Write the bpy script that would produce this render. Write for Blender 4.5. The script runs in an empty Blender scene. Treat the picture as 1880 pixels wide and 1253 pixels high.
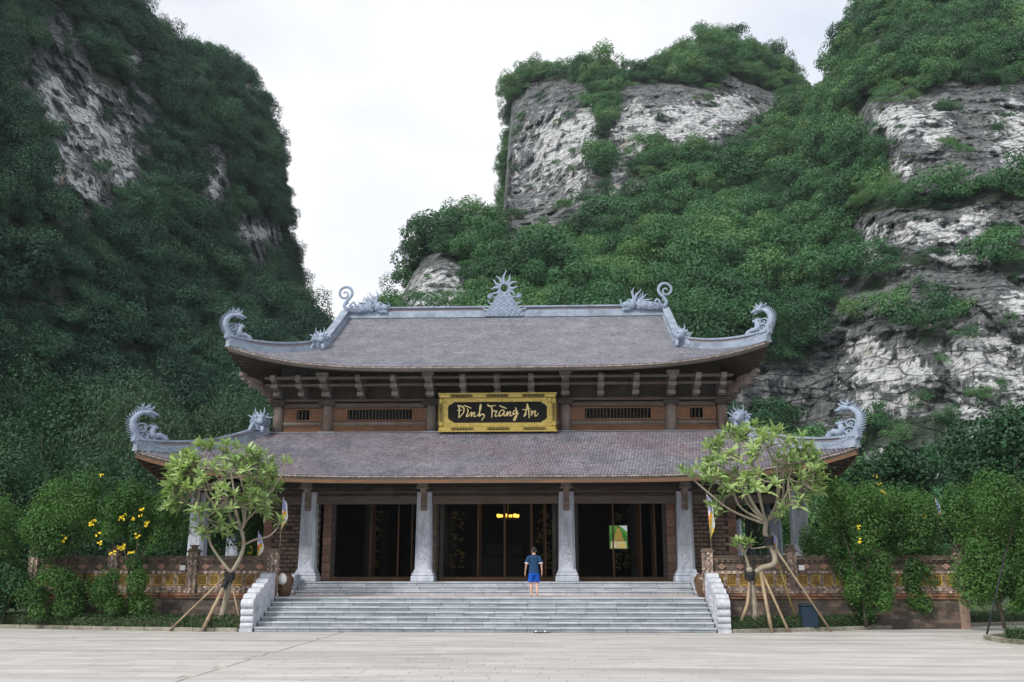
import bpy, bmesh, math, random
import numpy as np
from mathutils import Vector, Matrix, Euler

random.seed(7)
rng = np.random.default_rng(11)
sc = bpy.context.scene
col = sc.collection
R = math.radians

# ------------------------------------------------------------------ camera
FPX, PW, PH = 1842.0, 1880.0, 1253.0
CAM = np.array([2.36, -34.2, 2.03])
PITCH = math.atan((1045 - 626.5) / FPX)
YAW = math.atan(78 * math.cos(PITCH) / FPX)
cam_d = bpy.data.cameras.new('camera')
cam_d.sensor_width = 36.0
cam_d.lens = 36.0 * FPX / PW
cam_d.clip_start = 0.1
cam_d.clip_end = 6000
cam = bpy.data.objects.new('camera', cam_d)
cam.location = CAM
cam.rotation_euler = (math.pi / 2 + PITCH, 0, YAW)
col.objects.link(cam)
sc.camera = cam

# ------------------------------------------------------------------ world, sun, exposure
SUN_EL, SUN_AZ = R(42), math.atan2(-0.62, -0.78)
w = bpy.data.worlds.new('World'); sc.world = w; w.use_nodes = True
wn, wl = w.node_tree.nodes, w.node_tree.links
wn.clear()
wo = wn.new('ShaderNodeOutputWorld'); bg = wn.new('ShaderNodeBackground'); bg.inputs[1].default_value = 0.1
sky = wn.new('ShaderNodeTexSky'); sky.sky_type = 'NISHITA'; sky.sun_disc = False
sky.sun_elevation = SUN_EL; sky.sun_rotation = SUN_AZ
tc = wn.new('ShaderNodeTexCoord'); mp = wn.new('ShaderNodeMapping'); mp.inputs['Scale'].default_value = (1, 1, 1.6)
nz = wn.new('ShaderNodeTexNoise'); nz.inputs['Scale'].default_value = 1.7; nz.inputs['Detail'].default_value = 7; nz.inputs['Roughness'].default_value = 0.52
mp.inputs['Location'].default_value = (0.35, 0.1, 0.55)
cr = wn.new('ShaderNodeValToRGB'); cr.color_ramp.elements[0].position = 0.30; cr.color_ramp.elements[1].position = 0.50
cr.color_ramp.elements[0].color = (0.50, 0.50, 0.50, 1); cr.color_ramp.elements[1].color = (0.985, 0.985, 0.985, 1)
mx = wn.new('ShaderNodeMix'); mx.data_type = 'RGBA'; mx.inputs[7].default_value = (4.75, 4.75, 4.9, 1)
wl.new(tc.outputs['Generated'], mp.inputs[0]); wl.new(mp.outputs[0], nz.inputs[0]); wl.new(nz.outputs[0], cr.inputs[0])
wl.new(cr.outputs[0], mx.inputs[0]); wl.new(sky.outputs[0], mx.inputs[6]); wl.new(mx.outputs[2], bg.inputs[0]); wl.new(bg.outputs[0], wo.inputs[0])
sd = bpy.data.lights.new('sun', 'SUN'); sd.energy = 1.5; sd.angle = R(12); sd.color = (1, 0.95, 0.88)
so = bpy.data.objects.new('sun', sd); col.objects.link(so)
sv = Vector((-0.62 * math.cos(SUN_EL), -0.78 * math.cos(SUN_EL), math.sin(SUN_EL)))
so.rotation_euler = sv.to_track_quat('Z', 'Y').to_euler(); so.location = (-40, -40, 60)
sc.view_settings.view_transform = 'Standard'; sc.view_settings.look = 'None'
sc.view_settings.exposure = 1.15; sc.view_settings.gamma = 1.0; sc.view_settings.use_curve_mapping = False

# ------------------------------------------------------------------ helpers
def tag(o, label=None, cat=None, group=None, kind=None):
    if label: o['label'] = label
    if cat: o['category'] = cat
    if group: o['group'] = group
    if kind: o['kind'] = kind
    return o

def empty(name, loc=(0, 0, 0), rz=0.0, parent=None):
    o = bpy.data.objects.new(name, None); col.objects.link(o)
    o.location = loc; o.rotation_euler = (0, 0, rz); o.empty_display_size = 0.2
    if parent: o.parent = parent
    return o

def inst(name, me, parent=None, loc=(0, 0, 0), rot=(0, 0, 0), scale=(1, 1, 1)):
    o = bpy.data.objects.new(name, me); col.objects.link(o)
    o.location = loc; o.rotation_euler = rot; o.scale = scale
    if parent: o.parent = parent
    return o

def copy_tree(o, parent=None, loc=None, rz=None):
    c = o.copy(); col.objects.link(c)
    if parent is not None: c.parent = parent
    if loc is not None: c.location = loc
    if rz is not None: c.rotation_euler = (0, 0, rz)
    for ch in list(o.children): copy_tree(ch, c)
    return c

_CB = {}
def _cbox_faces():
    idx = {}; n = 0
    for sx in (-1, 1):
        for sy in (-1, 1):
            for sz in (-1, 1):
                for a in range(3):
                    idx[(sx, sy, sz, a)] = n; n += 1
    F = []
    for a in range(3):
        b, c = (a + 1) % 3, (a + 2) % 3
        for s in (-1, 1):
            q = []
            for (sb, sc_) in ((-1, -1), (1, -1), (1, 1), (-1, 1)):
                k = [0, 0, 0]; k[a] = s; k[b] = sb; k[c] = sc_
                q.append(idx[(*k, a)])
            F.append(q if s > 0 else q[::-1])
    for a in range(3):                       # edges along axis a
        b, c = (a + 1) % 3, (a + 2) % 3
        for sb in (-1, 1):
            for sc_ in (-1, 1):
                k0 = [0, 0, 0]; k1 = [0, 0, 0]
                k0[a] = -1; k1[a] = 1
                for k in (k0, k1): k[b] = sb; k[c] = sc_
                q = [idx[(*k0, b)], idx[(*k1, b)], idx[(*k1, c)], idx[(*k0, c)]]
                F.append(q if sb * sc_ < 0 else q[::-1])
    for sx in (-1, 1):
        for sy in (-1, 1):
            for sz in (-1, 1):
                q = [idx[(sx, sy, sz, a)] for a in range(3)]
                F.append(q if sx * sy * sz > 0 else q[::-1])
    return idx, F
_CIDX, _CF = _cbox_faces()

class MB:
    """collects shapes, links them as one mesh object"""
    def __init__(s): s.v = []; s.f = []; s.m = []; s.t = []; s.sm = []
    def add(s, vs, fs, mat=0, tint=0.5, smooth=False):
        n = len(s.v); s.v += [tuple(p) for p in vs]
        for q in fs:
            s.f.append([i + n for i in q]); s.m.append(mat); s.t.append(tint); s.sm.append(smooth)
        return s
    def box(s, x0, x1, y0, y1, z0, z1, ch=0.0, mat=0, tint=0.5, M=None):
        cx, cy, cz = (x0 + x1) / 2, (y0 + y1) / 2, (z0 + z1) / 2
        h = (abs(x1 - x0) / 2, abs(y1 - y0) / 2, abs(z1 - z0) / 2)
        if ch <= 0:
            vs = [(cx + a * h[0], cy + b * h[1], cz + c * h[2]) for a in (-1, 1) for b in (-1, 1) for c in (-1, 1)]
            fs = [(0, 1, 3, 2), (4, 6, 7, 5), (0, 4, 5, 1), (2, 3, 7, 6), (0, 2, 6, 4), (1, 5, 7, 3)]
        else:
            ch = min(ch, min(h) * 0.9); vs = [None] * 24
            for (a, b, c, ax), i in _CIDX.items():
                d = [h[0] - ch, h[1] - ch, h[2] - ch]; d[ax] = h[ax]
                vs[i] = (cx + a * d[0], cy + b * d[1], cz + c * d[2])
            fs = _CF
        if M is not None: vs = [tuple(M @ Vector(p)) for p in vs]
        return s.add(vs, fs, mat, tint)
    def prism(s, poly, axis, a0, a1, mat=0, tint=0.5, smooth=False):
        """poly: list of 2D points; axis 0: (y,z) extruded in x; 1: (x,z) in y; 2: (x,y) in z"""
        n = len(poly)
        def P(p, a): return (a, p[0], p[1]) if axis == 0 else ((p[0], a, p[1]) if axis == 1 else (p[0], p[1], a))
        vs = [P(p, a0) for p in poly] + [P(p, a1) for p in poly]
        fs = [list(range(n))[::-1], list(range(n, 2 * n))] + [(i, (i + 1) % n, n + (i + 1) % n, n + i) for i in range(n)]
        return s.add(vs, fs, mat, tint, smooth)
    def tube(s, pts, rad, n=8, mat=0, tint=0.5, smooth=True, flat=None, cap=True):
        """rad: number or list; flat=(vector, factor) squashes the section along a vector"""
        pts = [Vector(p) for p in pts]; k = len(pts)
        if not hasattr(rad, '__len__'): rad = [rad] * k
        up = Vector((0, 0, 1)); vs = []; prev = None
        for i, p in enumerate(pts):
            t = (pts[min(i + 1, k - 1)] - pts[max(i - 1, 0)])
            if t.length < 1e-9: t = Vector((0, 0, 1))
            t.normalize()
            if prev is None:
                a = t.orthogonal().normalized()
            else:
                a = prev - t * prev.dot(t)
                a = a.normalized() if a.length > 1e-6 else t.orthogonal().normalized()
            prev = a; b = t.cross(a)
            for j in range(n):
                th = 2 * math.pi * j / n
                o = (a * math.cos(th) + b * math.sin(th)) * rad[i]
                if flat is not None:
                    fv = Vector(flat[0]); o -= fv * (o.dot(fv) * (1 - flat[1]))
                vs.append(tuple(p + o))
        fs = [(i * n + j, i * n + (j + 1) % n, (i + 1) * n + (j + 1) % n, (i + 1) * n + j) for i in range(k - 1) for j in range(n)]
        if cap: fs += [list(range(n))[::-1], list(range((k - 1) * n, k * n))]
        return s.add(vs, fs, mat, tint, smooth)
    def lathe(s, prof, c=(0, 0, 0), n=20, mat=0, tint=0.5, smooth=True):
        vs = [(c[0] + r * math.cos(2 * math.pi * j / n), c[1] + r * math.sin(2 * math.pi * j / n), c[2] + z) for r, z in prof for j in range(n)]
        k = len(prof)
        fs = [(i * n + j, i * n + (j + 1) % n, (i + 1) * n + (j + 1) % n, (i + 1) * n + j) for i in range(k - 1) for j in range(n)]
        fs += [list(range(n))[::-1], list(range((k - 1) * n, k * n))]
        return s.add(vs, fs, mat, tint, smooth)
    def ball(s, c, r, n=10, m=6, mat=0, tint=0.5):
        if not hasattr(r, '__len__'): r = (r, r, r)
        vs = [(c[0], c[1], c[2] - r[2])]
        for i in range(1, m):
            a = -math.pi / 2 + math.pi * i / m
            for j in range(n):
                th = 2 * math.pi * j / n
                vs.append((c[0] + r[0] * math.cos(a) * math.cos(th), c[1] + r[1] * math.cos(a) * math.sin(th), c[2] + r[2] * math.sin(a)))
        vs.append((c[0], c[1], c[2] + r[2])); L = len(vs) - 1
        fs = [(0, 1 + (j + 1) % n, 1 + j) for j in range(n)]
        fs += [(1 + i * n + j, 1 + i * n + (j + 1) % n, 1 + (i + 1) * n + (j + 1) % n, 1 + (i + 1) * n + j) for i in range(m - 2) for j in range(n)]
        fs += [(L, 1 + (m - 2) * n + j, 1 + (m - 2) * n + (j + 1) % n) for j in range(n)]
        return s.add(vs, fs, mat, tint, True)
    def sweep(s, path, w, z0, z1, mat=0, tint=0.5, side=None):
        """rectangular section swept along a path, standing upright"""
        vs = []; k = len(path)
        for i, p in enumerate(path):
            p = Vector(p); t = Vector(path[min(i + 1, k - 1)]) - Vector(path[max(i - 1, 0)])
            sd_ = Vector((t.y, -t.x, 0)); sd_ = sd_.normalized() if sd_.length > 1e-6 else Vector((1, 0, 0))
            for a, b in ((-1, z0), (1, z0), (1, z1), (-1, z1)):
                q = p + sd_ * (a * w / 2) + Vector((0, 0, b)); vs.append(tuple(q))
        fs = [(i * 4 + j, i * 4 + (j + 1) % 4, (i + 1) * 4 + (j + 1) % 4, (i + 1) * 4 + j) for i in range(k - 1) for j in range(4)]
        fs += [(3, 2, 1, 0), ((k - 1) * 4, (k - 1) * 4 + 1, (k - 1) * 4 + 2, (k - 1) * 4 + 3)]
        return s.add(vs, fs, mat, tint)
    def mesh(s, name, mats):
        me = bpy.data.meshes.new(name); me.from_pydata(s.v, [], s.f)
        if not isinstance(mats, (list, tuple)): mats = [mats]
        for m in mats: me.materials.append(m)
        if len(mats) > 1: me.polygons.foreach_set('material_index', s.m)
        me.polygons.foreach_set('use_smooth', s.sm)
        at = me.attributes.new('tint', 'FLOAT', 'FACE'); at.data.foreach_set('value', s.t)
        me.update(); return me
    def build(s, name, mats, parent=None, loc=(0, 0, 0), rot=(0, 0, 0)):
        me = s.mesh(name, mats)
        bm = bmesh.new(); bm.from_mesh(me); bmesh.ops.recalc_face_normals(bm, faces=bm.faces); bm.to_mesh(me); bm.free()
        return inst(name, me, parent, loc, rot)

def np_mesh(name, V, Fq, mats, tint=None, smooth=False, recalc=False):
    """fast mesh from arrays; Fq is (n,k)"""
    me = bpy.data.meshes.new(name); V = np.asarray(V, np.float32); Fq = np.asarray(Fq, np.int32); n, k = Fq.shape
    me.vertices.add(len(V)); me.vertices.foreach_set('co', V.ravel())
    me.loops.add(n * k); me.loops.foreach_set('vertex_index', Fq.ravel())
    me.polygons.add(n); me.polygons.foreach_set('loop_start', np.arange(n, dtype=np.int32) * k)
    me.update(calc_edges=True)
    me.polygons.foreach_set('use_smooth', np.full(n, smooth))
    if not isinstance(mats, (list, tuple)): mats = [mats]
    for m in mats: me.materials.append(m)
    if tint is not None:
        at = me.attributes.new('tint', 'FLOAT', 'FACE'); at.data.foreach_set('value', np.asarray(tint, np.float32))
    me.validate(); me.update()
    return me

# value noise -------------------------------------------------------
def _h(i, j, k, seed):
    n = (i.astype(np.int64) * 374761393 + j.astype(np.int64) * 668265263 + k.astype(np.int64) * 2147483647 + seed * 1274126177) & 0x7fffffff
    n = ((n ^ (n >> 13)) * 1274126177) & 0x7fffffff
    n = ((n ^ (n >> 15)) * 83492791) & 0x7fffffff
    return ((n ^ (n >> 16)) & 0xffffff) / float(0xffffff)
def vnoise(x, y, z, seed=0):
    xi, yi, zi = np.floor(x), np.floor(y), np.floor(z)
    fx, fy, fz = x - xi, y - yi, z - zi
    fx, fy, fz = [t * t * (3 - 2 * t) for t in (fx, fy, fz)]
    r = 0
    for a in (0, 1):
        for b in (0, 1):
            for c in (0, 1):
                wgt = (fx if a else 1 - fx) * (fy if b else 1 - fy) * (fz if c else 1 - fz)
                r = r + wgt * _h(xi + a, yi + b, zi + c, seed)
    return r
def fbm(x, y, z, oct=4, seed=0, gain=0.5):
    a, s, t = 1.0, 0.0, 0.0
    for o in range(oct):
        s = s + a * (vnoise(x, y, z, seed + o) - 0.5); t += a; a *= gain; x, y, z = x * 2.03 + 3.1, y * 2.03 + 1.7, z * 2.03 + 5.3
    return s / t * 2

# ------------------------------------------------------------------ materials
def nodes(name):
    m = bpy.data.materials.new(name); m.use_nodes = True; nt = m.node_tree; nt.nodes.clear()
    out = nt.nodes.new('ShaderNodeOutputMaterial'); b = nt.nodes.new('ShaderNodeBsdfPrincipled'); nt.links.new(b.outputs[0], out.inputs[0])
    return m, nt, b, out
def N(nt, t, **kw):
    n = nt.nodes.new(t)
    for k, v in kw.items():
        if k.startswith('i_'): n.inputs[int(k[2:]) if k[2:].isdigit() else k[2:]].default_value = v
        else: setattr(n, k, v)
    return n
def ramp(nt, fac, stops):
    r = N(nt, 'ShaderNodeValToRGB'); e = r.color_ramp.elements
    while len(e) < len(stops): e.new(0.5)
    for i, (p, c) in enumerate(stops):
        e[i].position = p; e[i].color = (*c, 1) if len(c) == 3 else c
    nt.links.new(fac, r.inputs[0]); return r.outputs[0]
def noise(nt, vec, scale, detail=5, rough=0.55, stretch=None, loc=None):
    if stretch or loc:
        m = N(nt, 'ShaderNodeMapping'); 
        if stretch: m.inputs['Scale'].default_value = stretch
        if loc: m.inputs['Location'].default_value = loc
        nt.links.new(vec, m.inputs[0]); vec = m.outputs[0]
    n = N(nt, 'ShaderNodeTexNoise'); n.inputs['Scale'].default_value = scale; n.inputs['Detail'].default_value = detail; n.inputs['Roughness'].default_value = rough
    nt.links.new(vec, n.inputs['Vector']); return n.outputs[0]
def mixc(nt, fac, a, b, mode='MIX'):
    m = N(nt, 'ShaderNodeMix', data_type='RGBA', blend_type=mode)
    for sock, val in ((m.inputs[0], fac), (m.inputs[6], a), (m.inputs[7], b)):
        if hasattr(val, 'links'): nt.links.new(val, sock)
        elif hasattr(val, '__len__'): sock.default_value = (*val, 1) if len(val) == 3 else val
        else: sock.default_value = val
    return m.outputs[2]
def mathn(nt, op, a, b=None, clamp=False):
    m = N(nt, 'ShaderNodeMath', operation=op, use_clamp=clamp)
    for sock, val in ((m.inputs[0], a), (m.inputs[1], b)):
        if val is None: continue
        if hasattr(val, 'links'): nt.links.new(val, sock)
        else: sock.default_value = val
    return m.outputs[0]

def surf(name, stops, scale=3.0, stretch=None, rough=0.8, bump=0.3, bscale=None, bdist=0.02, tint=0.0, objr=0.0, stain=None, sscale=0.7, sstretch=None, metal=0.0, spec=0.3):
    """general weathered surface: colour ramp over noise, optional stains, per-face tint and per-object variation"""
    m, nt, b, out = nodes(name)
    g = N(nt, 'ShaderNodeNewGeometry'); vec = g.outputs['Position']
    c = ramp(nt, noise(nt, vec, scale, 6, 0.6, stretch), stops)
    if stain:
        f = ramp(nt, noise(nt, vec, sscale, 6, 0.65, sstretch, (5, 3, 9)), [(0.45, (0, 0, 0)), (0.66, (1, 1, 1))])
        c = mixc(nt, f, c, stain)
    if tint:
        a = N(nt, 'ShaderNodeAttribute', attribute_name='tint')
        v = mathn(nt, 'MULTIPLY_ADD', a.outputs['Fac'], tint * 2); nt.nodes[-1].inputs[2].default_value = 1 - tint
        c = mixc(nt, 1.0, c, v, 'MULTIPLY')
    if objr:
        oi = N(nt, 'ShaderNodeObjectInfo')
        v = mathn(nt, 'MULTIPLY_ADD', oi.outputs['Random'], objr * 2); nt.nodes[-1].inputs[2].default_value = 1 - objr
        c = mixc(nt, 1.0, c, v, 'MULTIPLY')
    nt.links.new(c, b.inputs['Base Color'])
    b.inputs['Roughness'].default_value = rough; b.inputs['Metallic'].default_value = metal
    b.inputs['Specular IOR Level'].default_value = spec
    if bump:
        bp = N(nt, 'ShaderNodeBump'); bp.inputs['Strength'].default_value = bump; bp.inputs['Distance'].default_value = bdist
        nt.links.new(noise(nt, vec, bscale or scale * 3, 5, 0.6, stretch), bp.inputs['Height']); nt.links.new(bp.outputs[0], b.inputs['Normal'])
    return m

def leafmat(name, dark, light, trans=0.25, tintv=0.35, hue=None, objr=0.0, rough=0.55, spec=0.25, inst_hue=False):
    m, nt, b, out = nodes(name)
    a = N(nt, 'ShaderNodeAttribute', attribute_name='tint')
    f = a.outputs['Fac']
    if objr:
        oi = N(nt, 'ShaderNodeObjectInfo')
        f = mathn(nt, 'ADD', mathn(nt, 'MULTIPLY', f, 1 - objr), mathn(nt, 'MULTIPLY', oi.outputs['Random'], objr))
    if inst_hue:
        ih = N(nt, 'ShaderNodeAttribute', attribute_name='hue'); ih.attribute_type = 'INSTANCER'
        f = mathn(nt, 'ADD', mathn(nt, 'MULTIPLY', f, 0.5), mathn(nt, 'MULTIPLY', ih.outputs['Fac'], 0.6), True)
    c = ramp(nt, f, [(0.0, dark), (1.0, light)] if not hue else [(0.0, dark), (0.55, light), (1.0, hue)])
    nt.links.new(c, b.inputs['Base Color']); b.inputs['Roughness'].default_value = rough; b.inputs['Specular IOR Level'].default_value = spec
    t = N(nt, 'ShaderNodeBsdfTranslucent'); tcol = mixc(nt, 1.0, c, (1.2, 1.35, 0.7, 1), 'MULTIPLY'); nt.links.new(tcol, t.inputs[0])
    ms = N(nt, 'ShaderNodeMixShader'); ms.inputs[0].default_value = trans
    nt.links.new(b.outputs[0], ms.inputs[1]); nt.links.new(t.outputs[0], ms.inputs[2]); nt.links.new(ms.outputs[0], out.inputs[0])
    return m

M = {}
M['stone'] = surf('pale_grey_stone', [(0.3, (0.42, 0.455, 0.53)), (0.7, (0.56, 0.595, 0.67))], 5, bump=0.5, bscale=26, bdist=0.012, stain=(0.27, 0.31, 0.38), sscale=1.6, sstretch=(1, 1, .4), objr=0.08)
M['carved'] = surf('carved_stone', [(0.3, (0.44, 0.47, 0.53)), (0.7, (0.60, 0.62, 0.68))], 6, bump=0.9, bscale=13, bdist=0.05, stain=(0.32, 0.35, 0.40), sscale=1.5)
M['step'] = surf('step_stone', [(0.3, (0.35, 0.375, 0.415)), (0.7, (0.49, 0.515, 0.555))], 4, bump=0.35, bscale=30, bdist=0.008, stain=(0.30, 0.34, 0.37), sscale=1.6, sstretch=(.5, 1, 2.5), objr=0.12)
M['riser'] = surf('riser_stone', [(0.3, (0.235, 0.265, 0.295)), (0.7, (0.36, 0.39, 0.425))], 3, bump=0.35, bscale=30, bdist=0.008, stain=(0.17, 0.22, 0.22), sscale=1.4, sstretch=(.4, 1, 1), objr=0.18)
M['ridge'] = surf('blue_grey_stone', [(0.3, (0.21, 0.265, 0.34)), (0.7, (0.33, 0.39, 0.475))], 4, bump=0.4, bscale=22, bdist=0.015, stain=(0.16, 0.19, 0.24), sscale=1.2, objr=0.05)
M['ornament'] = surf('blue_grey_carving', [(0.3, (0.20, 0.255, 0.345)), (0.7, (0.32, 0.385, 0.49))], 5, bump=0.5, bscale=24, bdist=0.02)
M['tile'] = surf('roof_tile', [(0.3, (0.20, 0.205, 0.24)), (0.7, (0.31, 0.312, 0.355))], 1.2, bump=0.2, bscale=40, bdist=0.005, tint=0.26, stain=(0.25, 0.25, 0.285), sscale=0.5, rough=0.7)
M['tile2'] = surf('roof_tile_red', [(0.3, (0.145, 0.146, 0.18)), (0.7, (0.245, 0.235, 0.275))], 0.9, bump=0.2, bscale=40, bdist=0.005, tint=0.34, stain=(0.215, 0.18, 0.20), sscale=0.45, sstretch=(.6, 1, 1), rough=0.65)
M['wood'] = surf('dark_wood', [(0.3, (0.040, 0.035, 0.030)), (0.7, (0.078, 0.068, 0.058))], 3, (1, 1, 6), bump=0.35, bscale=14, bdist=0.01, objr=0.15, rough=0.65, stain=(0.095, 0.085, 0.075), sscale=0.8)
M['greywood'] = surf('weathered_wood', [(0.3, (0.13, 0.11, 0.10)), (0.7, (0.24, 0.20, 0.18))], 2.2, (5, 5, .7), bump=0.4, bscale=9, bdist=0.012, objr=0.12, stain=(0.15, 0.10, 0.075), sscale=0.9)
M['beamwood'] = surf('beam_wood', [(0.3, (0.075, 0.063, 0.054)), (0.7, (0.15, 0.125, 0.108))], 2.2, (.6, 5, 5), bump=0.4, bscale=9, bdist=0.012, objr=0.12, stain=(0.10, 0.065, 0.048), sscale=0.7)
M['palewood'] = surf('pale_weathered_wood', [(0.3, (0.13, 0.12, 0.11)), (0.7, (0.245, 0.23, 0.215))], 2.2, (5, 5, .7), bump=0.4, bscale=9, bdist=0.012, objr=0.15, stain=(0.13, 0.11, 0.10), sscale=1.2)
M['redwood'] = surf('red_brown_wood', [(0.3, (0.15, 0.078, 0.045)), (0.7, (0.25, 0.135, 0.08))], 3, (.6, 4, 4), bump=0.3, bscale=12, bdist=0.008, objr=0.1, stain=(0.15, 0.08, 0.05), sscale=1.0)
M['fascia'] = surf('fascia_wood', [(0.3, (0.12, 0.065, 0.038)), (0.7, (0.20, 0.11, 0.062))], 2.5, (.4, 4, 6), bump=0.3, bscale=10, bdist=0.01, stain=(0.11, 0.07, 0.05), sscale=0.8)
M['doorwood'] = surf('dark_door_wood', [(0.3, (0.085, 0.045, 0.026)), (0.7, (0.15, 0.08, 0.045))], 3, (4, 4, .6), bump=0.2, rough=0.55)
M['inner'] = surf('dimmed_interior', [(0.3, (0.018, 0.012, 0.009)), (0.7, (0.03, 0.02, 0.014))], 2, bump=0.1, rough=0.6)  # near-black base colour puts the dimness of the hall into its surfaces
M['gold'] = surf('gold_leaf', [(0.3, (0.36, 0.27, 0.065)), (0.7, (0.56, 0.45, 0.14))], 11, bump=0.6, bscale=32, bdist=0.015, rough=0.36, metal=0.6, spec=0.5)
M['goldtext'] = surf('gold_letters', [(0.3, (0.74, 0.60, 0.26)), (0.7, (0.85, 0.72, 0.38))], 8, bump=0.1, rough=0.35, metal=0.3, spec=0.5)
M['black'] = surf('black_lacquer', [(0.3, (0.006, 0.007, 0.007)), (0.7, (0.012, 0.012, 0.012))], 6, bump=0.02, rough=0.6, spec=0.15)
M['terra'] = surf('terracotta', [(0.3, (0.26, 0.135, 0.10)), (0.7, (0.38, 0.22, 0.17))], 5, bump=0.35, bscale=25, bdist=0.01, objr=0.25, stain=(0.22, 0.16, 0.13), sscale=2)
M['brick'] = surf('old_brick', [(0.3, (0.20, 0.14, 0.11)), (0.7, (0.31, 0.22, 0.175))], 6, bump=0.5, bscale=30, bdist=0.01, tint=0.45, objr=0.2, stain=(0.15, 0.12, 0.10), sscale=1.4)
M['mortar'] = surf('mortar', [(0.3, (0.055, 0.045, 0.04)), (0.7, (0.10, 0.085, 0.075))], 6, bump=0.4, bscale=20, bdist=0.01)
M['mossbrick'] = surf('mossy_brick', [(0.3, (0.11, 0.085, 0.07)), (0.7, (0.20, 0.145, 0.115))], 5, bump=0.5, bscale=25, bdist=0.01, tint=0.4, stain=(0.055, 0.06, 0.042), sscale=1.1)
M['palebrick'] = surf('pale_brick', [(0.3, (0.30, 0.22, 0.18)), (0.7, (0.48, 0.38, 0.32))], 7, bump=0.4, bscale=25, bdist=0.01, tint=0.6, stain=(0.16, 0.12, 0.10), sscale=2)
M['ledge'] = surf('orange_ledge_brick', [(0.3, (0.22, 0.10, 0.06)), (0.7, (0.34, 0.155, 0.09))], 5, bump=0.4, bscale=22, bdist=0.01, tint=0.4, stain=(0.13, 0.09, 0.065), sscale=1.0)
M['ceramic'] = surf('yellow_ceramic', [(0.3, (0.36, 0.22, 0.05)), (0.7, (0.56, 0.38, 0.10))], 9, bump=0.3, bscale=28, bdist=0.01, objr=0.25, rough=0.45, stain=(0.20, 0.13, 0.05), sscale=3)
M['ceramdark'] = surf('dark_ceramic', [(0.3, (0.05, 0.028, 0.012)), (0.7, (0.09, 0.05, 0.02))], 9, bump=0.2, rough=0.6)
M['jar'] = surf('brown_glaze', [(0.3, (0.075, 0.042, 0.025)), (0.7, (0.13, 0.07, 0.04))], 4, bump=0.1, rough=0.35, spec=0.5)
M['white'] = surf('white_paint', [(0.3, (0.72, 0.72, 0.72)), (0.7, (0.82, 0.82, 0.82))], 6, bump=0.05)
M['binblue'] = surf('dark_blue_plastic', [(0.3, (0.010, 0.025, 0.045)), (0.7, (0.016, 0.036, 0.06))], 6, bump=0.05, rough=0.5)
M['rubber'] = surf('black_rubber', [(0.3, (0.012, 0.014, 0.015)), (0.7, (0.022, 0.024, 0.026))], 8, bump=0.3, rough=0.7)
M['bark'] = surf('smooth_grey_bark', [(0.3, (0.20, 0.17, 0.135)), (0.7, (0.36, 0.31, 0.25))], 9, (1, 1, .6), bump=0.5, bscale=24, bdist=0.015, stain=(0.26, 0.25, 0.18), sscale=3)
M['darkbark'] = surf('dark_bark', [(0.3, (0.05, 0.04, 0.03)), (0.7, (0.10, 0.08, 0.06))], 9, (1, 1, .4), bump=0.6, bscale=18, bdist=0.02)
M['stake'] = surf('bare_timber', [(0.3, (0.28, 0.21, 0.13)), (0.7, (0.42, 0.33, 0.22))], 5, (3, 3, .4), bump=0.4, bscale=16, bdist=0.01, stain=(0.2, 0.16, 0.11), sscale=2)
M['bamboo'] = surf('bamboo_pole', [(0.3, (0.16, 0.13, 0.045)), (0.7, (0.27, 0.22, 0.09))], 4, bump=0.2, rough=0.5)
M['pave'] = surf('plaza_paving', [(0.3, (0.35, 0.34, 0.325)), (0.7, (0.525, 0.51, 0.488))], 1.2, (.35, 1.6, 1), bump=0.4, bscale=9, bdist=0.012, tint=0.0, objr=0.045, stain=(0.30, 0.295, 0.29), sscale=0.55, sstretch=(.18, 1.8, 1))
M['pave2'] = surf('plaza_paving_far', [(0.3, (0.35, 0.34, 0.325)), (0.7, (0.525, 0.51, 0.488))], 1.2, (.35, 1.6, 1), bump=0.4, bscale=9, bdist=0.012, tint=0.07, stain=(0.30, 0.295, 0.29), sscale=0.55, sstretch=(.18, 1.8, 1))
M['joint'] = surf('paving_joint', [(0.3, (0.30, 0.285, 0.255)), (0.7, (0.42, 0.40, 0.365))], 3, bump=0.3)
M['kerb'] = surf('kerb_stone', [(0.3, (0.20, 0.19, 0.155)), (0.7, (0.33, 0.31, 0.26))], 4, bump=0.4, bscale=20, bdist=0.01, stain=(0.10, 0.105, 0.07), sscale=1.1, objr=0.18)
M['soil'] = surf('damp_soil', [(0.3, (0.035, 0.045, 0.022)), (0.7, (0.06, 0.07, 0.035))], 2, bump=0.6, bscale=9, bdist=0.05)
M['ground'] = surf('grassy_ground', [(0.3, (0.03, 0.055, 0.022)), (0.7, (0.06, 0.09, 0.035))], 0.6, bump=0.5, bscale=5, bdist=0.06)
M['skin'] = surf('skin', [(0.3, (0.50, 0.29, 0.21)), (0.7, (0.58, 0.35, 0.26))], 9, bump=0.03, rough=0.55)
M['hair'] = surf('black_hair', [(0.3, (0.010, 0.009, 0.008)), (0.7, (0.022, 0.018, 0.016))], 30, bump=0.4, bscale=60, bdist=0.01, rough=0.6)
M['shirt'] = surf('navy_teal_cotton', [(0.3, (0.007, 0.034, 0.090)), (0.7, (0.011, 0.052, 0.125))], 5, bump=0.4, bscale=11, bdist=0.03, rough=0.85)
M['shorts'] = surf('bright_blue_cotton', [(0.3, (0.006, 0.075, 0.42)), (0.7, (0.010, 0.10, 0.52))], 5, bump=0.4, bscale=10, bdist=0.03, rough=0.8)
M['cuff'] = surf('white_cotton', [(0.3, (0.66, 0.66, 0.72)), (0.7, (0.75, 0.75, 0.8))], 5, bump=0.2, rough=0.85)
M['hem'] = surf('red_cotton', [(0.3, (0.42, 0.02, 0.02)), (0.7, (0.5, 0.03, 0.03))], 5, bump=0.2, rough=0.85)
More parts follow.
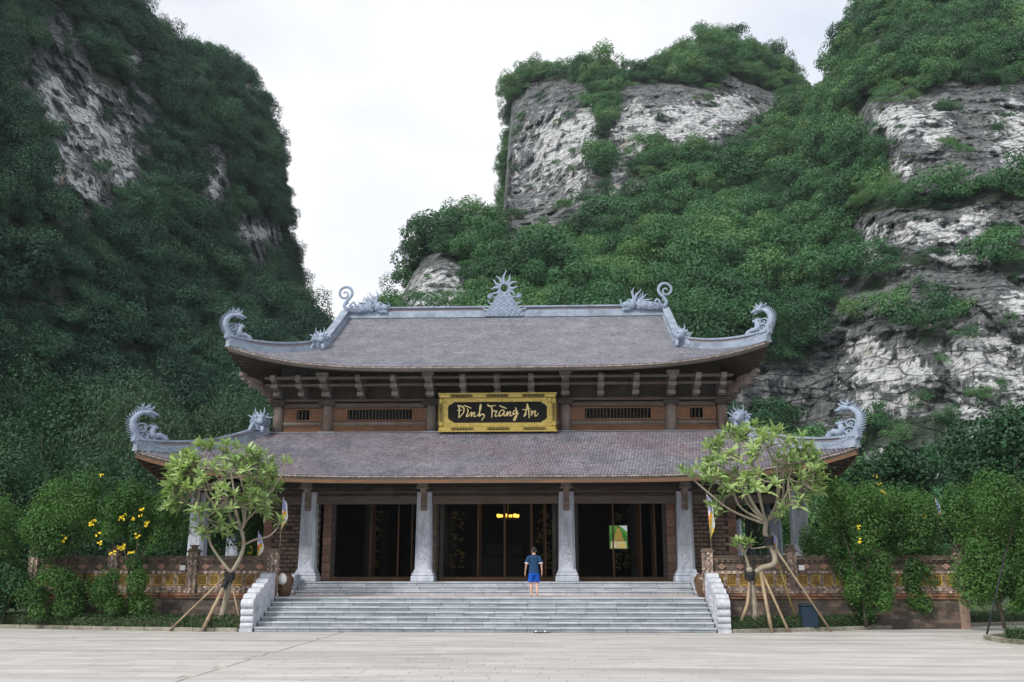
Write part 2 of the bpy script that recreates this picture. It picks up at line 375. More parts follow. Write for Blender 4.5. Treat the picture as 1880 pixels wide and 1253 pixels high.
def flat(name, c, rough=0.7, emit=0.0):
    m, nt, b, out = nodes(name); b.inputs['Base Color'].default_value = (*c, 1); b.inputs['Roughness'].default_value = rough
    if emit:
        b.inputs['Emission Color'].default_value = (*c, 1); b.inputs['Emission Strength'].default_value = emit
    return m
for k_, c_ in dict(f_blue=(0.26, 0.29, 0.55), f_yellow=(0.75, 0.56, 0.06), f_red=(0.50, 0.03, 0.03), f_white=(0.75, 0.75, 0.78), f_orange=(0.70, 0.22, 0.03)).items():
    M[k_] = flat(k_, c_)
M['lamp'] = flat('lamp_glow', (1.0, 0.50, 0.07), emit=1.0)
M['flower'] = flat('yellow_petal', (0.80, 0.62, 0.02))
M['fr_leaf'] = leafmat('frangipani_leaf', (0.13, 0.23, 0.085), (0.36, 0.48, 0.20), 0.3, hue=(0.46, 0.52, 0.20), objr=0.5, rough=0.4, spec=0.4)
M['fr_leaf2'] = leafmat('frangipani_leaf_mass', (0.15, 0.24, 0.085), (0.36, 0.48, 0.20), 0.3, rough=0.4, spec=0.4)
M['shrub'] = leafmat('shrub_leaf', (0.020, 0.070, 0.020), (0.10, 0.215, 0.05), 0.28)
M['shrubdark'] = leafmat('dark_shrub_leaf', (0.012, 0.048, 0.020), (0.040, 0.115, 0.042), 0.2)
M['treeleaf'] = leafmat('tree_leaf', (0.012, 0.045, 0.022), (0.038, 0.105, 0.045), 0.2)
M['bambooleaf'] = leafmat('bamboo_leaf', (0.030, 0.070, 0.040), (0.080, 0.15, 0.085), 0.25)
M['hedge'] = leafmat('hedge_leaf', (0.018, 0.050, 0.016), (0.05, 0.12, 0.032), 0.2)
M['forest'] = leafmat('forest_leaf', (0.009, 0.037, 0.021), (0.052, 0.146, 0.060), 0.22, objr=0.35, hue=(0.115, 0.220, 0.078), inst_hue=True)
M['forestdark'] = leafmat('shaded_forest_leaf', (0.006, 0.030, 0.023), (0.024, 0.082, 0.050), 0.2, objr=0.35, hue=(0.052, 0.125, 0.068), inst_hue=True)  # forest leaf darkened and cooled: the left hill's shade is in the colour

# ------------------------------------------------------------------ the land
def _axes():
    fw = np.array([-math.sin(YAW) * math.cos(PITCH), math.cos(YAW) * math.cos(PITCH), math.sin(PITCH)])
    rt = np.array([math.cos(YAW), math.sin(YAW), 0.0])
    return fw, rt, np.cross(rt, fw)
FW, RT, UP = _axes()
def sight(px, py, Y):
    """point of the survey sight line px,py at the distance Y"""
    px, py, Y = np.broadcast_arrays(np.asarray(px, float), np.asarray(py, float), np.asarray(Y, float))
    r = FW + RT * ((px - PW / 2) / FPX)[..., None] + UP * ((PH / 2 - py) / FPX)[..., None]
    return CAM + r * ((Y - CAM[1]) / r[..., 1])[..., None]

def tps(P, v):
    P = np.asarray(P, float) / 300.0; v = np.asarray(v, float); n = len(P)
    d = np.linalg.norm(P[:, None] - P[None], axis=2); K = np.where(d > 0, d * d * np.log(d + 1e-12), 0) + np.eye(n) * 0.02
    A = np.zeros((n + 3, n + 3)); A[:n, :n] = K; A[:n, n] = 1; A[:n, n + 1:] = P; A[n:, :n] = A[:n, n:].T
    s = np.linalg.solve(A, np.concatenate([v, [0, 0, 0]]))
    def f(x, y):
        x, y = np.asarray(x, float) / 300, np.asarray(y, float) / 300; r = s[n] + s[n + 1] * x + s[n + 2] * y
        for i in range(n):
            d2 = (x - P[i, 0]) ** 2 + (y - P[i, 1]) ** 2; r = r + s[i] * 0.5 * d2 * np.log(d2 + 1e-12)
        return r
    return f

def blobs(px, py, B):
    m = np.zeros_like(px)
    for (cx, cy, rx, ry, wt) in B:
        m = np.maximum(m, wt * np.exp(-0.7 * (((px - cx) / rx) ** 2 + ((py - cy) / ry) ** 2) ** 1.5))
    return m

def arclen_cols(line, step):
    xs = []
    for (x0, y0), (x1, y1) in zip(line[:-1], line[1:]):
        n = max(1, int(math.hypot(x1 - x0, (y1 - y0) * 0.6) / step)); xs += list(np.linspace(x0, x1, n, endpoint=False))
    xs.append(line[-1][0]); return np.array(xs)

M['rock'] = None
def rockmat():
    m, nt, b, out = nodes('limestone_cliff')
    g = N(nt, 'ShaderNodeNewGeometry'); v = g.outputs['Position']
    wn_ = N(nt, 'ShaderNodeTexNoise'); wn_.inputs['Scale'].default_value = 0.22; wn_.inputs['Detail'].default_value = 4; nt.links.new(v, wn_.inputs['Vector'])
    wv = N(nt, 'ShaderNodeVectorMath', operation='MULTIPLY_ADD'); wv.inputs[1].default_value = (1.2, 1.2, 0.7); nt.links.new(wn_.outputs['Color'], wv.inputs[0]); nt.links.new(v, wv.inputs[2]); wp = wv.outputs[0]
    base = ramp(nt, noise(nt, v, 0.5, 9, 0.66, (1, 1, .45)), [(0.30, (0.085, 0.094, 0.098)), (0.5, (0.155, 0.166, 0.172)), (0.72, (0.27, 0.28, 0.285))])
    fine = ramp(nt, noise(nt, v, 2.4, 6, 0.7, (1, 1, .30), (4, 4, 4)), [(0.3, (0.42, 0.42, 0.42)), (0.7, (1.35, 1.35, 1.35))])
    base = mixc(nt, 0.8, base, fine, 'MULTIPLY')
    pale = ramp(nt, noise(nt, v, 0.9, 7, 0.65, (1, 1, .5), (3, 8, 1)), [(0.3, (0.39, 0.405, 0.42)), (0.7, (0.63, 0.645, 0.66))])
    warm = ramp(nt, noise(nt, v, 0.16, 5, 0.6, None, (31, 8, 1)), [(0.62, (0, 0, 0)), (0.74, (1, 1, 1))])
    pale = mixc(nt, warm, pale, (0.54, 0.43, 0.31))
    pa = N(nt, 'ShaderNodeAttribute', attribute_name='pale')
    streak = noise(nt, v, 0.85, 8, 0.66, (1, 1, .09), (7, 2, 4))
    blot = noise(nt, v, 0.33, 8, 0.68, (1, 1, .8), (2, 3, 5))
    f = mathn(nt, 'ADD', mathn(nt, 'MULTIPLY', pa.outputs['Fac'], 0.55), mathn(nt, 'ADD', mathn(nt, 'MULTIPLY', streak, 1.5), mathn(nt, 'MULTIPLY', blot, 0.6)))
    fm = N(nt, 'ShaderNodeMapRange'); fm.inputs['From Min'].default_value = 1.30; fm.inputs['From Max'].default_value = 1.37; nt.links.new(f, fm.inputs['Value'])
    c = mixc(nt, fm.outputs[0], base, pale)
    # bedding planes and joints: thin dark cracks between blocks
    def cracks(sc_, st, w0, w1):
        mp_ = N(nt, 'ShaderNodeMapping'); mp_.inputs['Scale'].default_value = st; nt.links.new(wp, mp_.inputs[0])
        vo = N(nt, 'ShaderNodeTexVoronoi', feature='DISTANCE_TO_EDGE'); vo.inputs['Scale'].default_value = sc_; nt.links.new(mp_.outputs[0], vo.inputs['Vector'])
        return ramp(nt, vo.outputs['Distance'], [(w0, (0.08, 0.08, 0.08)), (w1, (1, 1, 1))])
    k1 = cracks(0.26, (.42, .42, 2.2), 0.0, 0.045); k2 = cracks(0.62, (.6, .6, 2.4), 0.0, 0.05)
    gate = ramp(nt, noise(nt, v, 0.25, 4, 0.5, None, (9, 1, 3)), [(0.42, (0, 0, 0)), (0.58, (1, 1, 1))])
    drip = ramp(nt, noise(nt, v, 1.5, 6, 0.65, (1, 1, .07), (17, 2, 4)), [(0.36, (0.30, 0.32, 0.33)), (0.50, (1, 1, 1))])
    c = mixc(nt, 0.85, c, drip, 'MULTIPLY'); c = mixc(nt, 0.8, c, k1, 'MULTIPLY'); c = mixc(nt, mathn(nt, 'MULTIPLY', gate, 0.75), c, k2, 'MULTIPLY')
    ro = N(nt, 'ShaderNodeAttribute', attribute_name='rock')
    soil = ramp(nt, noise(nt, v, 0.8, 5), [(0.3, (0.012, 0.026, 0.014)), (0.7, (0.03, 0.05, 0.025))])
    sf = ramp(nt, mathn(nt, 'ADD', ro.outputs['Fac'], mathn(nt, 'MULTIPLY', blot, 0.25)), [(0.10, (0, 0, 0)), (0.22, (1, 1, 1))])
    c = mixc(nt, sf, soil, c)
    moss = ramp(nt, noise(nt, v, 0.5, 7, 0.7, (1, 1, .6), (13, 5, 2)), [(0.58, (0, 0, 0)), (0.68, (1, 1, 1))])
    c = mixc(nt, mathn(nt, 'MULTIPLY', moss, 0.55), c, (0.045, 0.062, 0.035))
    nt.links.new(c, b.inputs['Base Color']); b.inputs['Roughness'].default_value = 0.95; b.inputs['Specular IOR Level'].default_value = 0.1
    bp = N(nt, 'ShaderNodeBump'); bp.inputs['Strength'].default_value = 0.9; bp.inputs['Distance'].default_value = 0.4
    hh = mathn(nt, 'ADD', mathn(nt, 'MULTIPLY', k1, 0.55), mathn(nt, 'ADD', mathn(nt, 'MULTIPLY', k2, 0.25), mathn(nt, 'MULTIPLY', noise(nt, v, 1.6, 8, 0.7, (1, 1, .4)), 1.0)))
    nt.links.new(hh, bp.inputs['Height']); nt.links.new(bp.outputs[0], b.inputs['Normal'])
    return m
M['rock'] = rockmat()

def leaf_quads(P, Nn, L, Wd, rs, droop=0.0):
    """one diamond per leaf; P (n,3), Nn (n,3) facing, L and Wd sizes"""
    n = len(P); t = rs.normal(size=(n, 3)); Nn = Nn / (np.linalg.norm(Nn, axis=1, keepdims=True) + 1e-9)
    t -= Nn * (t * Nn).sum(1, keepdims=True); t /= np.linalg.norm(t, axis=1, keepdims=True) + 1e-9
    t[:, 2] -= droop; b = np.cross(Nn, t); b /= np.linalg.norm(b, axis=1, keepdims=True) + 1e-9
    L = np.broadcast_to(np.asarray(L, float), (n,))[:, None]; Wd = np.broadcast_to(np.asarray(Wd, float), (n,))[:, None]
    V = np.stack([P - t * L / 2, P + b * Wd / 2 - Nn * L * .06, P + t * L / 2 - Nn * L * .10, P - b * Wd / 2 - Nn * L * .06], 1).reshape(-1, 3)
    return V, np.arange(n * 4).reshape(n, 4)

def clump(n, rs, lobes=8, squash=0.8, leaf=(0.13, 0.22), hang=0.0):
    """a crown of radius about 1 made of leaf lobes, with gaps between them"""
    C, Rr = [], []
    for i in range(lobes):
        a = rs.uniform(0, 2 * math.pi); r = math.sqrt(rs.uniform(0, 1)) * 0.68; 
        z = rs.uniform(-0.35, 0.62) * (1 - 0.55 * r); C.append((r * math.cos(a), r * math.sin(a), z * squash - hang * r * r)); Rr.append(rs.uniform(0.26, 0.50))
    C = np.array(C); Rr = np.array(Rr); k = rs.choice(lobes, n, p=Rr ** 2 / (Rr ** 2).sum())
    d = rs.normal(size=(n, 3)); d[:, 2] = np.abs(d[:, 2]) * 1.0 - 0.35; d /= np.linalg.norm(d, axis=1, keepdims=True)
    P = C[k] + d * (Rr[k] * rs.uniform(0.55, 1.08, n) ** 0.7)[:, None] * np.array([1, 1, squash])
    Nn = d + rs.normal(size=(n, 3)) * 0.45 + np.array([0, 0, 0.45])
    L = rs.uniform(leaf[0], leaf[1], n)
    V, Fq = leaf_quads(P, Nn, L, L * rs.uniform(0.45, 0.7, n), rs)
    lt = rs.uniform(0.1, 0.9, lobes)
    return V, Fq, np.clip(lt[k] * 0.6 + rs.uniform(0, 0.4, n), 0, 1)

def protos(tagname, mat, specs, seed, mul=1.0):
    rs = np.random.default_rng(seed); c = bpy.data.collections.new(tagname)
    for i, (n, lb, sq, leaf, hang) in enumerate(specs):
        n = int(n * mul ** 2); leaf = (leaf[0] / mul, leaf[1] / mul)
        V, Fq, t = clump(n, rs, lb, sq, leaf, hang)
        c.objects.link(bpy.data.objects.new('%s_%d' % (tagname, i), np_mesh('hill_crown', V, Fq, mat, t)))
    return c

def scatter(name, P, scl, rot, idx, hue, coll, label, cat):
    me = bpy.data.meshes.new(name); n = len(P)
    me.vertices.add(n); me.vertices.foreach_set('co', np.asarray(P, np.float32).ravel())
    a = me.attributes.new('scl', 'FLOAT_VECTOR', 'POINT'); a.data.foreach_set('vector', np.asarray(scl, np.float32).ravel())
    a = me.attributes.new('rot', 'FLOAT_VECTOR', 'POINT'); a.data.foreach_set('vector', np.asarray(rot, np.float32).ravel())
    a = me.attributes.new('idx', 'INT', 'POINT'); a.data.foreach_set('value', np.asarray(idx, np.int32))
    a = me.attributes.new('hue', 'FLOAT', 'POINT'); a.data.foreach_set('value', np.asarray(hue, np.float32))
    o = inst(name, me); tag(o, label, cat, kind='stuff')
    g = bpy.data.node_groups.new(name + '_nodes', 'GeometryNodeTree')
    g.interface.new_socket('Geometry', in_out='INPUT', socket_type='NodeSocketGeometry'); g.interface.new_socket('Geometry', in_out='OUTPUT', socket_type='NodeSocketGeometry')
    gi = g.nodes.new('NodeGroupInput'); go = g.nodes.new('NodeGroupOutput'); ip = g.nodes.new('GeometryNodeInstanceOnPoints'); ci = g.nodes.new('GeometryNodeCollectionInfo')
    ci.inputs['Collection'].default_value = coll; ci.inputs['Separate Children'].default_value = True; ci.inputs['Reset Children'].default_value = True
    def na(nm, ty):
        x = g.nodes.new('GeometryNodeInputNamedAttribute'); x.data_type = ty; x.inputs[0].default_value = nm; return [s for s in x.outputs if s.enabled][0]
    er = g.nodes.new('FunctionNodeEulerToRotation')
    g.links.new(gi.outputs[0], ip.inputs['Points']); g.links.new(ci.outputs[0], ip.inputs['Instance']); ip.inputs['Pick Instance'].default_value = True
    g.links.new(na('idx', 'INT'), ip.inputs['Instance Index']); g.links.new(na('rot', 'FLOAT_VECTOR'), er.inputs[0]); g.links.new(er.outputs[0], ip.inputs['Rotation'])
    g.links.new(na('scl', 'FLOAT_VECTOR'), ip.inputs['Scale']); g.links.new(ip.outputs[0], go.inputs[0])
    md = o.modifiers.new('forest', 'NODES'); md.node_group = g
    return o

def hill(name, outline, bottom, depth_pts, rock_b, pale_b, veg_b, step, seed, amp, forest, coll, nproto, label, rmean, far):
    """a karst hill: sheet of rock with a back, its relief displaced by ledges and noise; returns the forest on it"""
    cols = arclen_cols(outline, step)
    ox, oy = np.array([p[0] for p in outline], float), np.array([p[1] for p in outline], float)
    top = np.interp(cols, ox, oy) + 6 * fbm(cols / 45, cols * 0 + seed, cols * 0, 4, seed)
    nr = int((bottom - oy.min()) / step); v = np.linspace(0, 1, nr)
    PX = np.repeat(cols[None], nr, 0); PY = bottom + (top[None] - bottom) * v[:, None]
    f = tps([p[:2] for p in depth_pts], [(p[2] - CAM[1]) * far + CAM[1] for p in depth_pts]); D = f(PX, PY)
    edge = np.clip((v[:, None] - 0.90) / 0.10, 0, 1); D = np.maximum(D, 32) + edge ** 2 * 12
    X = sight(PX, PY, D); x, y, z = X[..., 0], X[..., 1], X[..., 2]
    rk = blobs(PX, PY, rock_b) - blobs(PX, PY, veg_b) + 0.42 * fbm(x / 9, y / 9, z / 9, 4, seed + 3)
    rock = np.clip((rk - 0.26) / 0.26, 0, 1)
    big = fbm(x / 26, y / 26, z / 30, 4, seed + 11); mid = fbm(x / 8, y / 8, z / 8, 4, seed + 17)
    zz = z / 3.2 + 1.2 * fbm(x / 14, y / 14, z / 14, 3, seed + 5); led = zz - np.floor(zz)
    col_ = fbm(x / 2.6, y / 2.6, z / 13, 4, seed + 23)
    # limestone breaks into beds and blocks: stepped offsets per block, at three sizes
    uu = x + 0.7 * y + 1.6 * fbm(x / 7, y / 7, z / 7, 3, seed + 31); hz_ = z + 0.10 * x + 1.3 * fbm(x / 11, y / 11, z / 11, 3, seed + 32)
    blk = 0
    for bw, bh, aa, sd_ in ((6.5, 4.4, 1.9, 1), (3.0, 1.9, 1.0, 2), (1.4, 0.8, 0.42, 3)):
        r_ = np.floor(hz_ / bh + 0.35 * fbm(uu / bw, z * 0, z * 0, 2, seed + sd_)); c_ = np.floor(uu / bw + 0.5 * _h(r_, r_ * 0, r_ * 0, seed + sd_) * 2)
        blk = blk + aa * (_h(r_, c_, r_ * 0, seed + 50 + sd_) - 0.5) + aa * 0.55 * (_h(r_, r_ * 0 + 7, r_ * 0, seed + 55 + sd_) - 0.5)
    for _ in range(1):
        bp_ = np.pad(blk, 1, mode='edge'); blk = (bp_[1:-1, 1:-1] * 2 + bp_[:-2, 1:-1] + bp_[2:, 1:-1] + bp_[1:-1, :-2] + bp_[1:-1, 2:]) / 6
    disp = amp * big + 0.32 * amp * mid * (1 - 0.4 * rock) + rock * (blk + 3.4 * col_ + 0.5 * fbm(x / 1.2, y / 1.2, z / 1.0, 3, seed + 29))
    soft = 1 - edge ** 3 * 0.7
    X2 = sight(PX, PY, D + disp * soft)
    pale = np.clip(blobs(PX, PY, pale_b) * 1.0, 0, 1)
    # the far side of the hill, so that it has a body
    last = X2[-1]; back = []
    cx_, cy_ = last[:, 0].mean(), last[:, 1].max() + 45
    for k, (dy, dz) in enumerate(((6, 0.4), (16, -3), (34, -14), (60, -40), (80, -95))):
        b = last.copy(); kk = dy / 80.0
        dir_ = last - CAM; dir_ = dir_ / np.linalg.norm(dir_[:, :2], axis=1, keepdims=True); dir_[:, 2] = 0
        b += dir_ * dy * 1.1 - np.array([0.06 * dy * np.sign(982 - cols.mean()), 0, 0])
        b[:, 1] += 3 * fbm(last[:, 0] / 9, last[:, 2] / 9, last[:, 0] * 0 + k, 3, seed + 40)
        b[:, 2] = np.maximum(-1.5, b[:, 2] + dz + 2.0 * fbm(last[:, 0] / 9, last[:, 2] / 9, last[:, 0] * 0 + k, 3, seed + 41)); back.append(b)
    G = np.concatenate([X2, np.array(back)], 0); H_, W_ = G.shape[:2]
    idx = np.arange(H_ * W_).reshape(H_, W_)
    Fq = np.stack([idx[:-1, :-1], idx[:-1, 1:], idx[1:, 1:], idx[1:, :-1]], -1).reshape(-1, 4)
    me = np_mesh(name, G.reshape(-1, 3), Fq, M['rock'], smooth=False)
    RK = np.concatenate([rock, np.repeat(rock[-1:] * 0.2, len(back), 0)], 0); PL = np.concatenate([pale, np.zeros((len(back), W_))], 0)
    for nm, arr in (('rock', RK), ('pale', PL)):
        a = me.attributes.new(nm, 'FLOAT', 'POINT'); a.data.foreach_set('value', arr.astype(np.float32).ravel())
    o = inst(name, me); tag(o, label, kind='structure')
    # forest: points spread over the surface by its area
    rs = np.random.default_rng(seed)
    a, b, c, d = G[:-1, :-1], G[:-1, 1:], G[1:, 1:], G[1:, :-1]
    nrm = np.cross(c - a, d - b); ar = np.linalg.norm(nrm, axis=-1) / 2; nu = nrm / (2 * ar[..., None] + 1e-9)
    if nu[..., 1].mean() > 0: nu = -nu
    vegp = 1 - np.clip((RK[:-1, :-1] - 0.12) / 0.35, 0, 1)
    ledge = np.clip(fbm(a[..., 0] / 5, a[..., 1] / 5, a[..., 2] / 2.2, 3, seed + 60) - 0.16, 0, 1) * 1.3
    wgt = ar * np.maximum(vegp, np.minimum(ledge, 0.30))
    wgt[len(X2) + 1:] *= 0.25; wgt[len(X2) + 3:] = 0
    # nothing below the temple roof line can be seen: thin it there
    n = int(wgt.sum() / (rmean * rmean * 0.78)); n = min(n, forest)
    cum = np.cumsum(wgt.ravel()); pick = np.searchsorted(cum, rs.uniform(0, cum[-1], n)); i, j = np.unravel_index(pick, wgt.shape)
    u_, v_ = rs.uniform(0, 1, (n, 1)), rs.uniform(0, 1, (n, 1))
    P = (a[i, j] * (1 - u_) + b[i, j] * u_) * (1 - v_) + (d[i, j] * (1 - u_) + c[i, j] * u_) * v_
    rk_ = RK[:-1, :-1][i, j]; r = rmean * np.clip(np.exp(rs.normal(-.05, 0.46, n)), .35, 2.0) * (1 - 0.45 * np.clip(rk_ * 2, 0, 1))
    big_ = rs.uniform(0, 1, n) < 0.10; r[big_] *= 1.25
    P = P + nu[i, j] * (r * 0.45)[:, None] + np.array([0, 0, 1]) * (r * 0.25)[:, None]
    scl = np.stack([r, r, r * rs.uniform(0.8, 1.15, n)], 1)
    tilt = 0.5; nx, ny = nu[i, j][:, 0], nu[i, j][:, 1]
    rot = np.stack([-ny * tilt + rs.normal(0, .15, n), nx * tilt + rs.normal(0, .15, n), rs.uniform(0, 6.28, n) * 0], 1)
    hue = np.clip(0.47 + 1.6 * fbm(P[:, 0] / 8, P[:, 1] / 8, P[:, 2] / 6, 4, seed + 90) + rs.normal(0, .27, n), 0, 1)
    return P, scl, rot, rs.integers(0, nproto, n), hue

SPEC = [(1000, 9, 0.8, (0.085, 0.14), 0.0), (1000, 7, 0.95, (0.085, 0.145), 0.1), (950, 10, 0.65, (0.08, 0.135), 0.2), (1100, 8, 1.1, (0.08, 0.13), 0.0),
        (1050, 11, 0.75, (0.075, 0.125), 0.3), (1050, 7, 1.0, (0.085, 0.135), 0.0), (950, 9, 0.7, (0.09, 0.15), 0.15), (1100, 12, 0.9, (0.07, 0.12), 0.05)]
fcol = protos('forest_crown', M['forest'], SPEC, 5, 1.15)
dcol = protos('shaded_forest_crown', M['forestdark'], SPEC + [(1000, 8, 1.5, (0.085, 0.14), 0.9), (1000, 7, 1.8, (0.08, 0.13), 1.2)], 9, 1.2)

R_OUT = [(600, 1000), (660, 700), (690, 565), (698, 500), (712, 470), (738, 425), (790, 386), (850, 392), (890, 405), (904, 396), (914, 360), (921, 280), (925, 220), (930, 172), (938, 140), (962, 108),
         (1012, 102), (1080, 107), (1150, 114), (1200, 106), (1240, 86), (1280, 62), (1330, 42), (1385, 52), (1422, 82), (1452, 116), (1482, 137), (1510, 130), (1540, 82), (1562, 30), (1580, -20),
         (1640, -90), (1740, -90), (1820, -5), (1885, 45), (1960, 60), (2060, 140), (2180, 420), (2300, 800)]
R_DEP = [(690, 565, 66), (700, 700, 58), (740, 430, 78), (790, 390, 80), (850, 395, 84), (800, 540, 62), (900, 560, 60), (900, 420, 92), (940, 360, 116), (1000, 380, 104), (925, 220, 132), (940, 120, 136),
         (1050, 250, 112), (1050, 110, 130), (1200, 250, 108), (1250, 100, 126), (1330, 45, 140), (1350, 230, 112), (1180, 380, 92), (1200, 560, 58), (1000, 560, 56), (1000, 480, 74), (1300, 420, 82), (1400, 600, 56),
         (1480, 140, 132), (1450, 260, 112), (1480, 420, 80), (1540, 90, 112), (1580, 0, 110), (1600, 200, 78), (1640, -80, 112), (1750, 190, 72), (1750, 60, 92), (1870, 60, 90), (1870, 210, 66), (1600, 400, 62), (1740, 400, 56),
         (1870, 400, 52), (1500, 640, 54), (1640, 640, 48), (1820, 640, 44), (1450, 760, 52), (1600, 860, 44), (1820, 860, 38), (1200, 900, 46), (800, 900, 46), (1000, 1060, 40), (1880, 1060, 30), (640, 1060, 50), (2100, 500, 48), (2200, 900, 36), (2000, 200, 70)]
R_ROCK = [(1005, 275, 95, 140, 1.4), (945, 300, 45, 150, 1.3), (1080, 300, 50, 70, 1.1), (1060, 260, 50, 80, 1.1), (1165, 235, 55, 62, 1.2), (1260, 225, 120, 58, 1.2), (1340, 215, 75, 52, 1.1), (1130, 315, 55, 45, 0.9), (990, 385, 60, 36, 0.9), (1170, 345, 50, 34, .9),
          (795, 535, 52, 48, 1.3), (757, 440, 30, 34, 1.0), (1440, 725, 80, 42, 1.2), (1660, 240, 80, 60, 1.1), (1800, 260, 140, 90, 1.15), (1700, 320, 110, 60, 1.0), (1850, 350, 60, 70, 1.0), (1680, 420, 110, 45, 1.15), (1800, 420, 90, 60, 1.1),
          (1640, 520, 90, 70, 1.0), (1780, 540, 140, 90, 1.15), (1600, 620, 90, 60, 1.05), (1640, 700, 120, 80, 1.3), (1800, 680, 140, 90, 1.3), (1700, 850, 170, 55, 1.2), (1580, 860, 60, 40, 1.1), (1870, 800, 90, 80, 1.1), (1830, 100, 40, 18, .6), (1620, 95, 30, 14, .7), (2050, 600, 140, 260, 1.2)]
R_PALE = [(985, 300, 70, 90, .42), (1030, 270, 55, 60, .85), (1080, 230, 22, 40, .9), (1055, 330, 22, 45, .7), (1172, 240, 38, 48, 1.0), (1260, 228, 66, 34, 1.0), (1340, 200, 50, 26, .9), (1130, 330, 14, 40, .8), (1170, 350, 20, 18, .8), (800, 540, 48, 42, .95), (1090, 370, 20, 14, .8),
          (1655, 225, 46, 30, .95), (1722, 235, 26, 40, .9), (1860, 255, 32, 70, .95), (1655, 310, 34, 14, .85), (1700, 428, 70, 22, .95), (1792, 405, 28, 34, .9), (1600, 440, 20, 30, .7), (1640, 700, 72, 60, 1.0), (1585, 640, 34, 24, .8), (1800, 650, 70, 48, 1.0), (1850, 720, 70, 40, 1.0),
          (1690, 880, 110, 26, .9), (1780, 780, 60, 34, .85), (1600, 860, 40, 22, .9), (1850, 800, 60, 30, .8), (1745, 470, 60, 12, .75), (1870, 560, 30, 30, .6)]
R_VEG = [(970, 230, 14, 60, .5), (1060, 200, 16, 40, .6), (1010, 330, 34, 12, .5), (1240, 260, 20, 14, .5), (1310, 240, 14, 30, .5), (1660, 290, 40, 12, .6), (1780, 300, 40, 12, .5), (1690, 480, 40, 12, .6), (1830, 540, 40, 14, .6), (1650, 590, 34, 12, .6), (1760, 690, 22, 16, .6), (1010, 128, 90, 26, 1.3), (950, 170, 22, 40, .9), (1110, 205, 26, 70, .7), (1105, 300, 30, 50, .7), (1200, 310, 60, 22, .9), (1000, 350, 50, 14, .4), (1590, 345, 60, 42, 1.0), (1720, 372, 110, 14, .7), (1845, 360, 60, 16, .8), (1600, 520, 40, 26, .8), (1725, 575, 44, 14, .6), (1715, 625, 26, 24, .8), (1690, 800, 80, 36, 1.0), (1600, 800, 40, 40, .9), (1780, 600, 40, 12, .6), (1850, 480, 40, 40, .7), (1000, 180, 40, 22, .6), (1640, 470, 30, 20, .6), (1560, 700, 30, 30, .5), (1690, 250, 16, 40, .4)]
R_OUT = [(x + float(np.interp(x, [600, 740, 850, 905, 960, 1000, 1480, 1530, 1600, 1700], [45, 40, 24, 10, 8, 0, 0, 18, 18, 0])), y + float(np.interp(x, [600, 740, 890, 910, 1300, 1440, 1482, 1530, 1600], [30, 44, 40, 26, 34, 40, 84, 50, 24]))) for x, y in R_OUT]
fr = hill('limestone_hill', R_OUT, 1110, R_DEP, R_ROCK, R_PALE, R_VEG, 3.2, 21, 5.0, 34000, fcol, 8, 'limestone hill with white cliff faces behind the right of the temple', 2.15, 1.35)
scatter('hill_forest', *fr, fcol, 'green forest covering the karst hill with white cliffs', 'forest')

L_OUT = [(-620, 500), (-480, 100), (-300, -140), (100, -160), (215, -60), (252, 2), (278, 32), (330, 74), (400, 94), (452, 124), (484, 152), (492, 195), (505, 236), (511, 272), (520, 335), (526, 400), (537, 450), (545, 505), (541, 548), (560, 558), (585, 585), (598, 612), (640, 680), (700, 800), (760, 1000)]
L_DEP = [(-600, 600, 12), (-400, 100, 22), (-200, 900, 12), (0, 900, 22), (0, 600, 28), (0, 200, 38), (0, -100, 52), (150, 250, 46), (150, 500, 38), (150, 800, 30), (250, 20, 72), (300, 300, 60), (300, 600, 46), (300, 850, 34), (420, 110, 92), (480, 160, 100), (450, 350, 78), (510, 300, 96), (440, 600, 58), (540, 520, 86), (500, 620, 60), (590, 600, 72), (450, 800, 42), (600, 850, 46), (700, 950, 44), (0, 1060, 16), (300, 1060, 26), (650, 1060, 40)]
L_ROCK = [(95, 70, 30, 50, .8), (110, 140, 52, 56, 1.2), (175, 222, 84, 58, 1.35), (228, 285, 46, 46, 1.2), (140, 325, 52, 62, 1.2), (205, 345, 40, 30, 1.0), (130, 395, 22, 34, .9), (388, 330, 26, 52, 1.1), (372, 300, 14, 30, .9), (468, 440, 48, 36, 1.1), (470, 490, 22, 36, .9), (238, 122, 20, 26, 1.0), (455, 168, 30, 14, .8), (520, 295, 14, 18, .8), (515, 520, 12, 30, .8), (20, 140, 26, 36, .6)]
L_PALE = [(100, 160, 34, 30, .75), (130, 215, 40, 22, .9), (175, 250, 55, 26, .85), (215, 290, 45, 20, .9), (170, 190, 12, 40, .8), (120, 320, 22, 50, .85), (155, 350, 24, 30, .95), (105, 190, 26, 40, .8), (240, 240, 10, 30, .8), (240, 118, 18, 20, .9), (465, 428, 36, 14, .9), (392, 330, 14, 40, .75), (228, 330, 18, 16, .8)]
L_OUT = [(x - 14 if 200 < x < 600 else x, y + 10) for x, y in L_OUT]
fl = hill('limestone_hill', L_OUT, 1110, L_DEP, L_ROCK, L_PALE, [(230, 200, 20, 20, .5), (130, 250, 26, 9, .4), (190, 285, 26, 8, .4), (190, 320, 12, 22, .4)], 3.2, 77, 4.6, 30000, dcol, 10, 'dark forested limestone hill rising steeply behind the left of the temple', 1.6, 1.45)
scatter('hill_forest', *fl, dcol, 'dark green forest covering the steep shaded hill', 'forest')

